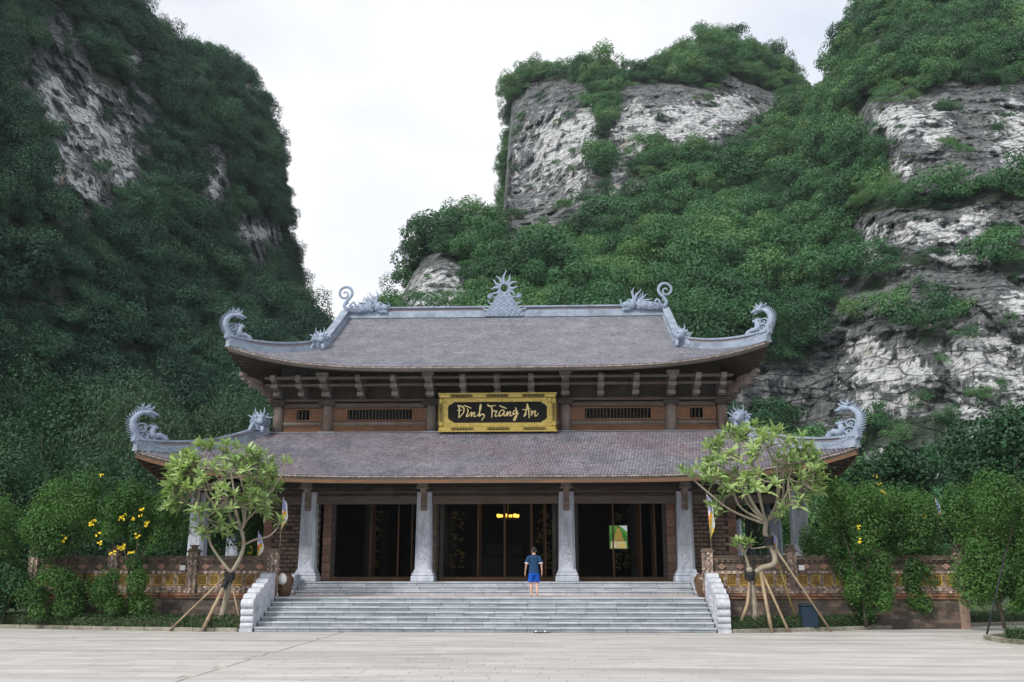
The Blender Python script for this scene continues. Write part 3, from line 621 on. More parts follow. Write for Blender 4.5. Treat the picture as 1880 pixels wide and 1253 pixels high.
# ------------------------------------------------------------------ ground, plaza, kerbs
g = MB(); g.add([(-400, -110, -0.06), (400, -110, -0.06), (400, 490, -0.06), (-400, 490, -0.06)], [(0, 1, 2, 3)])
tag(g.build('ground', M['ground']), kind='structure')
KL = [(-60, 14.0), (-40, 7.5), (-28, 4.4), (-20.5, 2.45), (-17.3, 1.75), (-13.5, 0.85), (-10.5, 0.25), (-8.15, -0.12)]
KR = [(8.15, -0.12), (10.0, 0.55), (12.2, 1.6), (14.6, 2.85), (17.5, 4.35), (21.5, 6.0), (30, 9.0), (60, 16)]
pl = MB()
out = [(-60, -60)] + KL + KR + [(60, -60)]
pl.add([(x, y, -0.011) for x, y in out], [list(range(len(out)))])
plaza = tag(pl.build('plaza', M['joint']), kind='structure')
def kline(K, x): return np.interp(x, [p[0] for p in K], [p[1] for p in K])
def back_y(x):
    return kline(KL, x) if x < -8.15 else (kline(KR, x) if x > 8.15 else 0.0)
slabs = []
rs = random.Random(3); pitch = 0.46; y = -24.0; row = 0
while y < 9:
    x = -34 + (row % 2) * 0.45 + rs.uniform(-.06, .06)
    while x < 36:
        wd = rs.choice((0.86, 0.92, 0.98, 1.15)); x1 = x + wd
        if (x < -4.62 < x1): x1 = -4.66 if -4.62 - x > .3 else x1
        if x < -4.62 and x1 > -4.62: x = -4.58
        xa, xb = x, x1 - 0.006
        ya, yb = y, y + pitch - 0.006
        lim = min(back_y(xa), back_y(xb))
        if xb - xa > 0.15 and yb < lim - 0.02 or (ya < lim - 0.1 and xb - xa > .15):
            yb = min(yb, lim - 0.015)
            if not (xb > 14.7 and yb > -7.5 and ya < -1.6):
                slabs.append((xa, xb, ya, yb))
        x = x1
    y += pitch; row += 1
def seen(s):
    cx, cy = (s[0] + s[1]) / 2 - CAM[0], (s[2] + s[3]) / 2 - CAM[1]
    xx = cx * math.cos(YAW) + cy * math.sin(YAW)
    return cy > 17.8 and abs(xx) < cy * 0.512
vis = sorted([s for s in slabs if seen(s)], key=lambda s: s[2])
near, rest = vis[:300], vis[300:] + [s for s in slabs if not seen(s)]
slab_me = {}
for s in near:
    wd, dp = round(s[1] - s[0], 2), round(s[3] - s[2], 2)
    if (wd, dp) not in slab_me:
        b = MB(); b.box(-wd / 2, wd / 2, -dp / 2, dp / 2, -0.06, 0, 0.003); slab_me[(wd, dp)] = b.mesh('paving_slab', M['pave'])
    inst('paving_slab', slab_me[(wd, dp)], plaza, ((s[0] + s[1]) / 2, (s[2] + s[3]) / 2, rs.uniform(-.002, .002)), (rs.uniform(-.002, .002), rs.uniform(-.0015, .0015), 0))
b = MB()
for s in rest:
    z = rs.uniform(-.002, .002); b.box(s[0], s[1], s[2], s[3], -0.06, z, 0, 0, rs.random())
o = b.build('paving', M['pave2'], plaza); o['kind'] = 'stuff'

def kerb(line, label):
    e = tag(empty('kerb', (line[0][0], line[0][1], 0)), label, 'kerb'); rr = random.Random(len(line))
    L = []; 
    for (x0, y0), (x1, y1) in zip(line[:-1], line[1:]):
        n = max(1, round(math.hypot(x1 - x0, y1 - y0) / 0.9))
        L += [(x0 + (x1 - x0) * i / n, y0 + (y1 - y0) * i / n) for i in range(n)]
    L.append(line[-1])
    for (x0, y0), (x1, y1) in zip(L[:-1], L[1:]):
        ln = math.hypot(x1 - x0, y1 - y0); a = math.atan2(y1 - y0, x1 - x0)
        b = MB(); b.box(0.006, ln - 0.006, -0.02, 0.13, -0.05, 0.12, 0.012)
        inst('kerb_stone', b.mesh('kerb_stone', M['kerb']), e, (x0 - line[0][0], y0 - line[0][1], rr.uniform(-.006, .006)), (0, 0, a))
kerb(KL, 'mossy stone kerb along the foot of the long hedge left of the stairs')
kerb(KR, 'stone kerb along the hedge and wooden props right of the stairs')
ISL = [(30.0, -9.8), (22, -8.6), (17.5, -7.2), (15.6, -5.6), (15.0, -4.0), (15.1, -2.6), (15.9, -1.6), (18, -0.7), (24, 0.6), (32, 1.5)]
kerb([(15.0 + (x - 15.0), y) for x, y in ISL][::-1], 'curved low kerb of the small planted island at the plaza edge')
def bed(name, front, depth, label):
    b = MB(); n = len(front)
    vs = [(x, y + 0.1, 0.08) for x, y in front] + [(x, y + depth, 0.16) for x, y in front]
    b.add(vs, [(i, i + 1, n + i + 1, n + i) for i in range(n - 1)]); tag(b.build(name, M['soil']), label, kind='structure')
bed('planting_bed', KL, 9, 'planting bed'); bed('planting_bed', KR, 9, 'planting bed')
b = MB(); b.add([(x, y, 0.09) for x, y in ISL], [list(range(len(ISL)))]); tag(b.build('planting_bed', M['soil']), kind='structure')

# ------------------------------------------------------------------ stairs
stair = tag(empty('stone_stair', (0, 0, 0)), 'wide flight of pale grey stone steps leading up to the temple porch', 'stairs')
rs = random.Random(5); SW = 7.62; LAND = 1.05; FLOOR = 1.54
steps = [(k * 0.4, k * 0.15, (k + 1) * 0.15, 0.4 if k < 6 else 0.75) for k in range(7)] + [(5.2 + k * 0.4, LAND + k * 0.1633, LAND + (k + 1) * 0.1633, 0.4 if k < 2 else 0.9) for k in range(3)]
core = MB()
for i, (y0, z0, z1, td) in enumerate(steps):
    core.box(-SW + .01, SW - .01, y0 + 0.06, y0 + 0.06 + (2.6 if i < 7 else 2.0), max(z0 - .4, -.05), z1 - 0.075)
    x = -SW; off = rs.uniform(0.4, 1.0); first = True
    while x < SW - 1e-6:
        x1 = min(SW, x + (off if first else rs.uniform(0.98, 1.1))); first = False
        if SW - x1 < 0.3: x1 = SW
        sh = rs.uniform(-.004, .004)
        b = MB(); b.box(-(x1 - x) / 2 + .004, (x1 - x) / 2 - .004, -0.035, td - 0.02, -0.055, 0, 0.009)
        inst('tread_slab', b.mesh('tread_slab', M['step']), stair, ((x + x1) / 2, y0 + sh, z1 + sh * .7), (0, 0, rs.uniform(-.002, .002)))
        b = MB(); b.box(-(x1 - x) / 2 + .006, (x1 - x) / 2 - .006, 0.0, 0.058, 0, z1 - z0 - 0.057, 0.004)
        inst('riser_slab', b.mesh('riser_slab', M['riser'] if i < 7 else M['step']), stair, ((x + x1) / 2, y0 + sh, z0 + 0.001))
        x = x1
core.build('stair_core', M['mortar'], stair)
# landing paving, slightly pink
M['landing'] = surf('pinkish_paving', [(0.3, (0.40, 0.33, 0.31)), (0.7, (0.52, 0.44, 0.41))], 4, bump=0.3, bscale=20, bdist=0.01, tint=0.12)
terr = MB(); terr.box(-16.75, 16.75, 2.72, 32, -0.05, LAND - 0.012); 
terrace = tag(terr.build('terrace', M['stone']), 'stone terrace the temple stands on', kind='structure')
lp = MB()
for i in range(-13, 13):
    for j in range(4): lp.box(i * 1.25 + .005, i * 1.25 + 1.245, 3.16 + j * .52, 3.16 + j * .52 + .51, LAND - .03, LAND, 0.004, 0, rs.random())
lp.build('landing_slabs', M['landing'], terrace)['kind'] = 'stuff'

# scrolled cheek walls of the stairs
def cheek_profile():
    P = [(-0.16, 0), (-0.16, 0.10), (-0.06, 0.10), (-0.10, 0.20), (-0.05, 0.28), (0.0, 0.30)]
    for c, r in ((0.40, 0.11), (0.63, 0.12), (0.90, 0.15)):
        P += [(0.02 - r * math.sin(t) * 1.0, c - r * math.cos(t)) for t in np.linspace(0.15, math.pi - 0.15, 7)]
    z, yv = 1.05, 0.08; n = 5
    for k in range(n):                                   # scallops stepping up to the terrace
        yw, zh = 0.46, 0.165
        P += [(yv + 0.02, z + 0.02)] + [(yv + yw * (1 - math.cos(t)) * .55, z + zh * math.sin(t) * 1.05) for t in np.linspace(0.2, math.pi / 2, 5)]
        yv += yw; z += zh
    P += [(2.42, 1.90), (2.62, 1.86), (2.62, 0)]
    return P
def cheek(x, s, label):
    e = tag(empty('stair_cheek_wall', (x, 0, 0)), label, 'balustrade', 'carved cheek walls flanking the stairs')
    b = MB(); b.prism(cheek_profile(), 0, -0.21, 0.21); o = b.build('scrolled_wall', M['carved'], e)
    md = o.modifiers.new('bevel', 'BEVEL'); md.width = 0.018; md.segments = 2; md.limit_method = 'ANGLE'
    r = MB(); q = random.Random(4)
    for sx in (-1, 1):
        for k in range(46):                              # carved cloud and flame relief
            yy = q.uniform(0.12, 2.35); zt = 0.95 + (yy / 2.4) * 0.85; zz = q.uniform(0.12 + yy * .28, zt - 0.08)
            r0 = q.uniform(0.05, 0.10); a0 = q.uniform(0, 6.28); d = q.choice((-1, 1))
            r.tube([(sx * 0.212, yy + (r0 * (1 - t * .75)) * math.cos(a0 + d * t * 6.5), zz + (r0 * (1 - t * .75)) * math.sin(a0 + d * t * 6.5) + t * .10) for t in np.linspace(0, 1, 9)], [0.018 * (1 - .5 * t) for t in np.linspace(0, 1, 9)], 5)
    r.build('scroll_relief', M['carved'], e)
    return e
cheek(-7.87, -1, 'carved stone cheek wall at the foot of the stairs, beside the frangipani with one straight trunk')
cheek(7.87, 1, 'carved stone cheek wall at the foot of the stairs, beside the twisted frangipani and its stakes')

# small scrolled walls at the ends of the upper steps
M['pinkstone'] = surf('pink_stone', [(0.3, (0.33, 0.25, 0.25)), (0.7, (0.44, 0.35, 0.35))], 5, bump=0.3, bscale=20, bdist=0.01)
def small_cheek(x, label):
    e = tag(empty('porch_cheek_wall', (x, 5.15, LAND)), label, 'balustrade', 'small scrolled walls beside the porch steps')
    P = [(-0.05, 0)]
    for c, r in ((0.10, .09), (0.27, .07), (0.42, .075), (0.57, .065), (0.70, 0.06)):
        P += [(0.0 - r * math.sin(t) * .9 + c * .10, c - r * math.cos(t)) for t in np.linspace(0.25, math.pi - 0.25, 5)]
    P += [(0.28, 0.74), (0.62, 0.80), (1.0, 0.74), (1.0, 0)]
    b = MB(); b.prism(P, 0, -0.15, 0.15); b.build('scroll_block', M['stone'], e)
    for c in (0.27, 0.42, 0.57):
        b = MB(); b.tube([(-0.135, -0.03 + c * .1, c), (0.135, -0.03 + c * .1, c)], 0.062, 8); b.build('scroll_roll', M['pinkstone'], e)
small_cheek(-7.80, 'small scrolled stone wall at the end of the porch steps with the white bag on a jar beyond')
small_cheek(7.80, 'small scrolled stone wall with pink rolls at the end of the porch steps, below the picture bay')

# ------------------------------------------------------------------ temple
temple = tag(empty('temple', (0, 6, LAND)), 'two tiered wooden temple with grey tiled roofs, stone columns and dragon carvings', 'temple')
TO = Vector((0, 6, LAND))
class LocalMB(MB):
    """shapes given in place, stored relative to the temple's base"""
    def build(s, name, mats, parent=None, **k):
        off = TO if parent is not None else Vector((0, 0, 0))
        s.v = [(a - off.x, b - off.y, c - off.z) for a, b, c in s.v]
        return MB.build(s, name, mats, parent)
def tp(p): return (p[0] - TO.x, p[1] - TO.y, p[2] - TO.z)
b = LocalMB(); b.box(-13.0, -SW - 0.36, 6.0, 25, LAND, FLOOR, .015); b.box(SW + 0.36, 13.0, 6.0, 25, LAND, FLOOR, .015); b.box(-SW - .36, SW + .36, 6.9, 25, LAND, FLOOR, .01)
b.box(-13.06, -SW - .36, 5.94, 25.06, FLOOR - .1, FLOOR - .004, .012); b.box(SW + .36, 13.06, 5.94, 25.06, FLOOR - .1, FLOOR - .004, .012)
b.build('platform', M['stone'], temple)

# columns ------------------------------------------------------------
def column_mesh():
    b = MB(); w0, w1, H0 = 0.335, 0.30, 3.5
    def oct_(w, z, c=0.10): return [(-w + c, -w, z), (w - c, -w, z), (w, -w + c, z), (w, w - c, z), (w - c, w, z), (-w + c, w, z), (-w, w - c, z), (-w, -w + c, z)]
    zs = [(0.46, w0 + .0), (3.52, w1)]
    vs = oct_(zs[0][1], zs[0][0]) + oct_(zs[1][1], zs[1][0])
    b.add(vs, [(i, (i + 1) % 8, 8 + (i + 1) % 8, 8 + i) for i in range(8)] + [tuple(range(8, 16)), tuple(range(7, -1, -1))])
    return b.mesh('column_shaft', M['stone'])
def colbase_mesh():
    b = MB(); b.box(-.46, .46, -.46, .46, 0, .22, .02); b.box(-.43, .43, -.43, .43, .22, .33, .03); b.box(-.39, .39, -.39, .39, .33, .40, .02); b.box(-.36, .36, -.36, .36, .40, .47, .015)
    return b.mesh('column_base', M['stone'])
def colpanel_mesh():
    """raised border and carved panel on the front face of the shaft"""
    b = MB(); fx = lambda z: 0.335 - (z - .46) / 3.06 * .035
    for s in (-1, 1): b.add([(s * .16, -fx(.62) - .012, .62), (s * .205, -fx(.62) - .012, .62), (s * .19, -fx(2.5) - .012, 2.5), (s * .15, -fx(2.5) - .012, 2.5), (s * .16, -fx(.62) + .02, .62), (s * .205, -fx(.62) + .02, .62), (s * .19, -fx(2.5) + .02, 2.5), (s * .15, -fx(2.5) + .02, 2.5)], [(0, 1, 2, 3), (1, 5, 6, 2), (0, 3, 7, 4), (3, 2, 6, 7), (0, 4, 5, 1)])
    q = random.Random(8)
    for k in range(46):
        z = q.uniform(0.68, 2.5); x = q.uniform(-.11, .11); r = q.uniform(.03, .06); a = q.uniform(0, 6)
        b.tube([(x + r * (1 - t) * math.cos(a + 6 * t), -fx(z) - .002, z + r * (1 - t) * math.sin(a + 6 * t) + .08 * t) for t in np.linspace(0, 1, 7)], .011, 4)
    return b.mesh('carved_panel', M['carved'])
cs, cb, cp = column_mesh(), colbase_mesh(), colpanel_mesh()
COLX = (-12.1, -7.56, -2.86, 2.86, 7.56, 12.1)
cols_at = [(x, 6.75, 0) for x in COLX] + [(s * 12.1, y, s * -math.pi / 2 * 0 + (math.pi / 2 if s > 0 else -math.pi / 2)) for s in (-1, 1) for y in (11.6, 16.4, 21.25)]
for x, y, rz in cols_at:
    c = inst('stone_column', cs, temple, tp((x, y, FLOOR)), (0, 0, rz))
    inst('column_base', cb, c); inst('carved_panel', cp, c)
# corbel brackets over the front columns
def corbel(wd, prof): 
    b = MB(); b.prism(prof, 0, -wd / 2, wd / 2); return b
for x in COLX:
    b = corbel(.24, [(-0.10, 4.95), (-.16, 5.0), (-.34, 5.06), (-.42, 5.14), (-.62, 5.18), (-.66, 5.26), (-.66, 5.42), (0, 5.42), (0, 4.36), (-.10, 4.30), (-.13, 4.42), (-.10, 4.55), (-.14, 4.68), (-.10, 4.8)])
    b.v = [(p[0], p[1] + 6.45, p[2]) for p in b.v]; l = LocalMB(); l.add(b.v, b.f)
    l.box(-.24, .24, 5.78, 6.12, 5.16, 5.24, .01); l.box(-.21, .21, 5.82, 6.1, 5.26, 5.40, .015)
    l.v = [(p[0] + x, p[1], p[2]) for p in l.v]
    o = l.build('corbel_bracket', M['greywood'], temple); md = o.modifiers.new('bevel', 'BEVEL'); md.width = .012; md.limit_method = 'ANGLE'

# beams of the porch
xs = [-12.1, -7.56, -2.86, 2.86, 7.56, 12.1]
for a, c in zip(xs[:-1], xs[1:]):
    b = LocalMB(); b.box(a + .29, c - .29, 6.55, 6.95, 4.60, 4.93, .03); b.build('tie_beam', M['beamwood'], temple)
    b = LocalMB(); b.box(a + .16, c - .16, 6.60, 6.90, 5.03, 5.15, .03); b.build('upper_beam', M['beamwood'], temple)
for s in (-1, 1):
    for a, c in zip((6.75, 11.6, 16.4), (11.6, 16.4, 21.25)):
        b = LocalMB(); b.box(s * 12.1 - .18, s * 12.1 + .18, a + .3, c - .3, 4.60, 4.93, .03); b.build('tie_beam', M['beamwood'], temple)
        b = LocalMB(); b.box(s * 12.1 - .14, s * 12.1 + .14, a + .3, c - .3, 5.03, 5.15, .03); b.build('upper_beam', M['beamwood'], temple)
# porch ceiling boards under the lower roof
b = LocalMB(); b.box(-12.2, 12.2, 6.7, 22, 5.42, 5.5); b.build('porch_ceiling', M['wood'], temple)

# main hall walls ---------------------------------------------------
WY = 8.6
hall = MB()
b = LocalMB()
b.box(-9.9, -9.7, WY + .3, 19.4, FLOOR, 7.7); b.box(9.7, 9.9, WY + .3, 19.4, FLOOR, 7.7); b.box(-9.9, 9.9, 19.2, 19.4, FLOOR, 7.7)
b.box(-9.9, 9.9, WY + .02, WY + .3, 4.9, 5.42)
b.build('hall_wall', M['mossbrick'], temple)
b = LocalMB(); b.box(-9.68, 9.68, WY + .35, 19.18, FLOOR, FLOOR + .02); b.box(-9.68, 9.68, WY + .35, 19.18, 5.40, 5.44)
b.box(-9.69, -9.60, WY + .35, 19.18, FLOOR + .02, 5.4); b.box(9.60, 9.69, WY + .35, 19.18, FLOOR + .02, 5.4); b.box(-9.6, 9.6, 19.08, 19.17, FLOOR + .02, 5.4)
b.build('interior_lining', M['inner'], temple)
for x in (-6.0, -2.6, 2.6, 6.0):
    for y in (11.6, 15.6):
        b = LocalMB(); b.tube([(x, y, FLOOR), (x, y, 5.4)], .26, 14); b.build('inner_column', M['wood'], temple)
# gilded altar screens far inside the hall
ga = LocalMB(); q = random.Random(2)
for x0 in (-2.4, 1.7, 5.2, -6.2):
    for k in range(60):
        x = x0 + q.uniform(-.12, .6); z = q.uniform(2.0, 4.6); r = q.uniform(.03, .09)
        ga.tube([(x + r * math.cos(6 * t), 12.6, z + r * math.sin(6 * t) + .1 * t) for t in np.linspace(0, 1, 6)], .014, 4)
ga.build('gilded_carving', M['gold'], temple)['kind'] = 'stuff'
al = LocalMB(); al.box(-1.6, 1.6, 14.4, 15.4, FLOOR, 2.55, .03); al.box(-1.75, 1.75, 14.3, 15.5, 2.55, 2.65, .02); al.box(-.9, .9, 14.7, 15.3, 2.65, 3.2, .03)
al.build('altar', M['inner'], temple)  # altar takes the dimmed colour too, so it sinks into the gloom

# doors: frame, leaves standing folded open, sill
for (x0, x1) in ((-7.05, -3.2), (-2.45, 2.45), (3.2, 7.05)):
    b = LocalMB(); b.box(x0, x0 + .17, WY, WY + .2, FLOOR + .16, 4.78, .012); b.box(x1 - .17, x1, WY, WY + .2, FLOOR + .16, 4.78, .012); b.box(x0, x1, WY, WY + .2, 4.78, 4.90, .012)
    f = b.build('door_frame', M['wood'], temple)
    b = LocalMB(); b.box(x0, x1, WY - .04, WY + .22, FLOOR + .0, FLOOR + .17, .02)
    o = b.build('door_sill', M['fascia'], temple)
    n = 6 if x1 - x0 < 4 else 8
    for k in range(n):
        x = x0 + .17 + (x1 - x0 - .34) * (k + .5) / n
        if (k % 2 == 0 and k not in (0,)) or k == n - 1:
            b = LocalMB(); a = R(82) if k < n / 2 else R(98)
            Mx = Matrix.Translation((x, WY + .28, 0)) @ Matrix.Rotation(a, 4, 'Z')
            hw = 0.30
            for u0, u1, z0, z1 in ((-.0, .07, 1.72, 4.76), (hw * 2 - .07, hw * 2, 1.72, 4.76), (0.07, hw * 2 - .07, 1.72, 1.84), (.07, hw * 2 - .07, 2.55, 2.65), (.07, hw * 2 - .07, 4.66, 4.76)):
                b.box(u0, u1, -.03, .03, z0, z1, .006, 0, .5, Mx)
            b.box(.07, hw * 2 - .07, -.012, .012, 1.84, 2.55, 0, 0, .5, Mx); b.box(.07, hw * 2 - .07, -.012, .012, 2.65, 4.66, 0, 0, .5, Mx)
            b.build('door_leaf', M['doorwood'], temple)

# terracotta tile strips, brick strips and the openwork brick walls
tt = MB(); tt.box(-.172, .172, -.03, .03, -.172, .172, .012)
tt.tube([(.10 * math.cos(t), -.032, .10 * math.sin(t)) for t in np.linspace(0, 6.283, 13)], .014, 5, cap=False); tt.ball((0, -.03, 0), (.05, .018, .05), 8, 4)
ttm = tt.mesh('terracotta_tile', M['terra'])
bk = MB(); bk.box(-.138, .138, -.05, .05, -.064, .064, .010); bkm = bk.mesh('brick', M['brick'])
bs = MB(); bs.box(-.062, .062, -.05, .05, -.045, .045, .008); bsm = bs.mesh('brick', M['brick'])
q = random.Random(12)
for s in (-1, 1):
    wl_ = LocalMB(); wl_.box(min(s * 7.05, s * 9.95), max(s * 7.05, s * 9.95), WY + .03, WY + .29, FLOOR, 4.9)
    wall = wl_.build('porch_wall', M['mortar'], temple)
    for x in (7.23, 9.78):
        for k in range(9): inst('terracotta_tile', ttm, wall, tp((s * x, WY + .02, FLOOR + .18 + k * .362 + .02)))
    for k in range(6): inst('terracotta_tile', ttm, wall, tp((s * (7.74 + k * .362), WY + .02, FLOOR + .20)))
    for r_ in range(17):
        z = FLOOR + .47 + r_ * .17
        for k in range(7):
            x = 7.68 + k * .30 + (r_ % 2) * .14
            if x > 9.52: continue
            if q.random() < .03: continue
            inst('brick', bkm, wall, tp((s * x, WY + q.uniform(-.012, .02), z)), (q.uniform(-.02, .02), 0, q.uniform(-.02, .02)))
for x0, x1 in ((-3.16, -2.49), (2.49, 3.16), (-7.53, -7.09), (7.09, 7.09)):
    if x1 - x0 < .1: continue
    wl_ = LocalMB(); wl_.box(x0, x1, WY + .03, WY + .29, FLOOR, 4.9); wall = wl_.build('door_pier', M['mortar'], temple)
    if abs(x0 + x1) < 6.5:
        for k in range(30):
            for u in range(int((x1 - x0) / .14)):
                inst('brick', bsm, wall, tp((x0 + .08 + u * .14 + (k % 2) * .02, WY + q.uniform(-.03, .02), FLOOR + .06 + k * .108)))

# ------------------------------------------------------------------ roofs
class Roof:
    def __init__(s, yc, ye, yr, xt, xg, th, ze, zr, lift, bow, conc, pw):
        s.__dict__.update(locals())
    def w(s, t): return np.where(t < s.th, s.xt + (s.xg - s.xt) * np.minimum(t, s.th) / s.th, s.xg)
    def y(s, t): return s.ye + (s.yr - s.ye) * t
    def z(s, t): return s.ze + (s.zr - s.ze) * (t + s.conc * (t * t - t))
    def edge(s, t): return np.clip(1 - t / s.th, 0, 1)
    def front(s, x, t):
        x, t = np.broadcast_arrays(np.asarray(x, float), np.asarray(t, float)); e = s.edge(t); wd = s.w(t); a = np.clip(np.abs(x) / wd, 0, 1)
        k = a ** s.pw
        return np.stack([x + np.sign(x) * s.bow * k * a * e ** 2, s.y(t) - s.bow * k * e ** 2, s.z(t) + s.lift * k * e ** 2.0], -1)
    def side(s, sg, yv, t):
        """yv measured from the middle of the building"""
        yv, t = np.broadcast_arrays(np.asarray(yv, float), np.asarray(t, float)); e = s.edge(t); hd = s.yc - s.y(t); a = np.clip(np.abs(yv) / hd, 0, 1)
        k = a ** s.pw
        return np.stack([sg * (s.w(t) + s.bow * k * e ** 2), s.yc + yv + np.sign(yv) * s.bow * k * a * e ** 2, s.z(t) + s.lift * k * e ** 2.0], -1)
    def hip(s, sg, t): return s.front(sg * s.w(np.asarray(t, float)), t)

TSH = np.array([(-.5, 0, .010), (0, 0, .030), (.5, 0, .010), (-.5, 1.0, .030), (0, 1.28, .052), (.5, 1.0, .030), (-.5, 1.0, .004), (0, 1.28, .018), (.5, 1.0, .004)])
TFQ = np.array([(0, 3, 4, 1), (1, 4, 5, 2), (3, 6, 7, 4), (4, 7, 8, 5)])
def tiles(fn, lim, length, tmax, px, prow, rs, tlo=0.0):
    """rows of lapped pointed tiles over a roof surface fn(u,t); lim(t) is the half width"""
    nrow = int(length * (tmax - tlo) / prow); U, T = [], []
    for r in range(nrow):
        t = tlo + (r + .9) * prow / length; wd = float(lim(t)) - 0.10
        n = int(2 * wd / px); u = (np.arange(n) - (n - 1) / 2 + (.5 if r % 2 else 0)) * px
        u = u[np.abs(u) < wd]; U.append(u); T.append(np.full(len(u), t))
    U, T = np.concatenate(U), np.concatenate(T); n = len(U); d = 0.02
    P = fn(U, T); du = fn(U + d, T) - fn(U - d, T); dt = fn(U, np.minimum(T + .004, 1)) - fn(U, np.maximum(T - .004, 0))
    du /= np.linalg.norm(du, axis=1, keepdims=True); dt /= np.linalg.norm(dt, axis=1, keepdims=True); nn = np.cross(du, dt); nn *= np.sign(nn[:, 2:3])
    j = rs.normal(0, .004, (n, 1, 1))
    V = P[:, None] + du[:, None] * (TSH[None, :, 0:1] * px * .98) - dt[:, None] * (TSH[None, :, 1:2] * prow) + nn[:, None] * (TSH[None, :, 2:3] + j)
    Fq = (np.arange(n)[:, None, None] * 9 + TFQ[None]).reshape(-1, 4)
    tint = np.clip(rs.normal(.5, .2, n) + .35 * fbm(P[:, 0] / 1.1, P[:, 1] / .5, P[:, 2] / .5, 3, 4), 0, 1)
    return V.reshape(-1, 3), Fq, np.repeat(tint, 4)

def deck(rf, parent, name, thick=0.16):
    """the boarded roof body under the tiles, with its soffit"""
    V, Fq = [], []
    def patch(fn, us, ts, flip):
        nonlocal V, Fq
        A = np.array([[fn(u, t) for u in us(t)] for t in ts]); k, m = A.shape[:2]
        n0 = len(V); Vt = A.reshape(-1, 3); Vb = Vt - np.array([0, 0, thick]); V += list(Vt) + list(Vb); o = k * m
        for i in range(k - 1):
            for j in range(m - 1):
                a, b2, c, d = n0 + i * m + j, n0 + i * m + j + 1, n0 + (i + 1) * m + j + 1, n0 + (i + 1) * m + j
                Fq.append((a, b2, c, d)); Fq.append((d + o, c + o, b2 + o, a + o))
        for j in range(m - 1): Fq.append((n0 + j, n0 + j + o, n0 + j + 1 + o, n0 + j + 1))
        for i in range(k - 1):
            for j in (0, m - 1):
                Fq.append((n0 + i * m + j, n0 + (i + 1) * m + j, n0 + (i + 1) * m + j + o, n0 + i * m + j + o))
    tt_ = sorted(set(list(np.linspace(0, 1, 15)) + [rf.th]))
    patch(lambda u, t: rf.front(u * float(rf.w(t)), t), lambda t: np.linspace(-1, 1, 41), tt_, 0)
    bk_ = lambda u, t: (lambda p: np.array([p[0], 2 * rf.yc - p[1], p[2]]))(rf.front(u * float(rf.w(t)), t))
    patch(bk_, lambda t: np.linspace(-1, 1, 41), tt_, 1)
    for sg in (-1, 1):
        patch(lambda u, t: rf.side(sg, u * float(rf.yc - rf.y(t)), t), lambda t: np.linspace(-1, 1, 31), list(np.linspace(0, rf.th, 9)), 1)
    V = np.array(V) - np.array(TO); 
    o = inst(name, np_mesh(name, V, Fq, M['wood']), parent); 
    return o

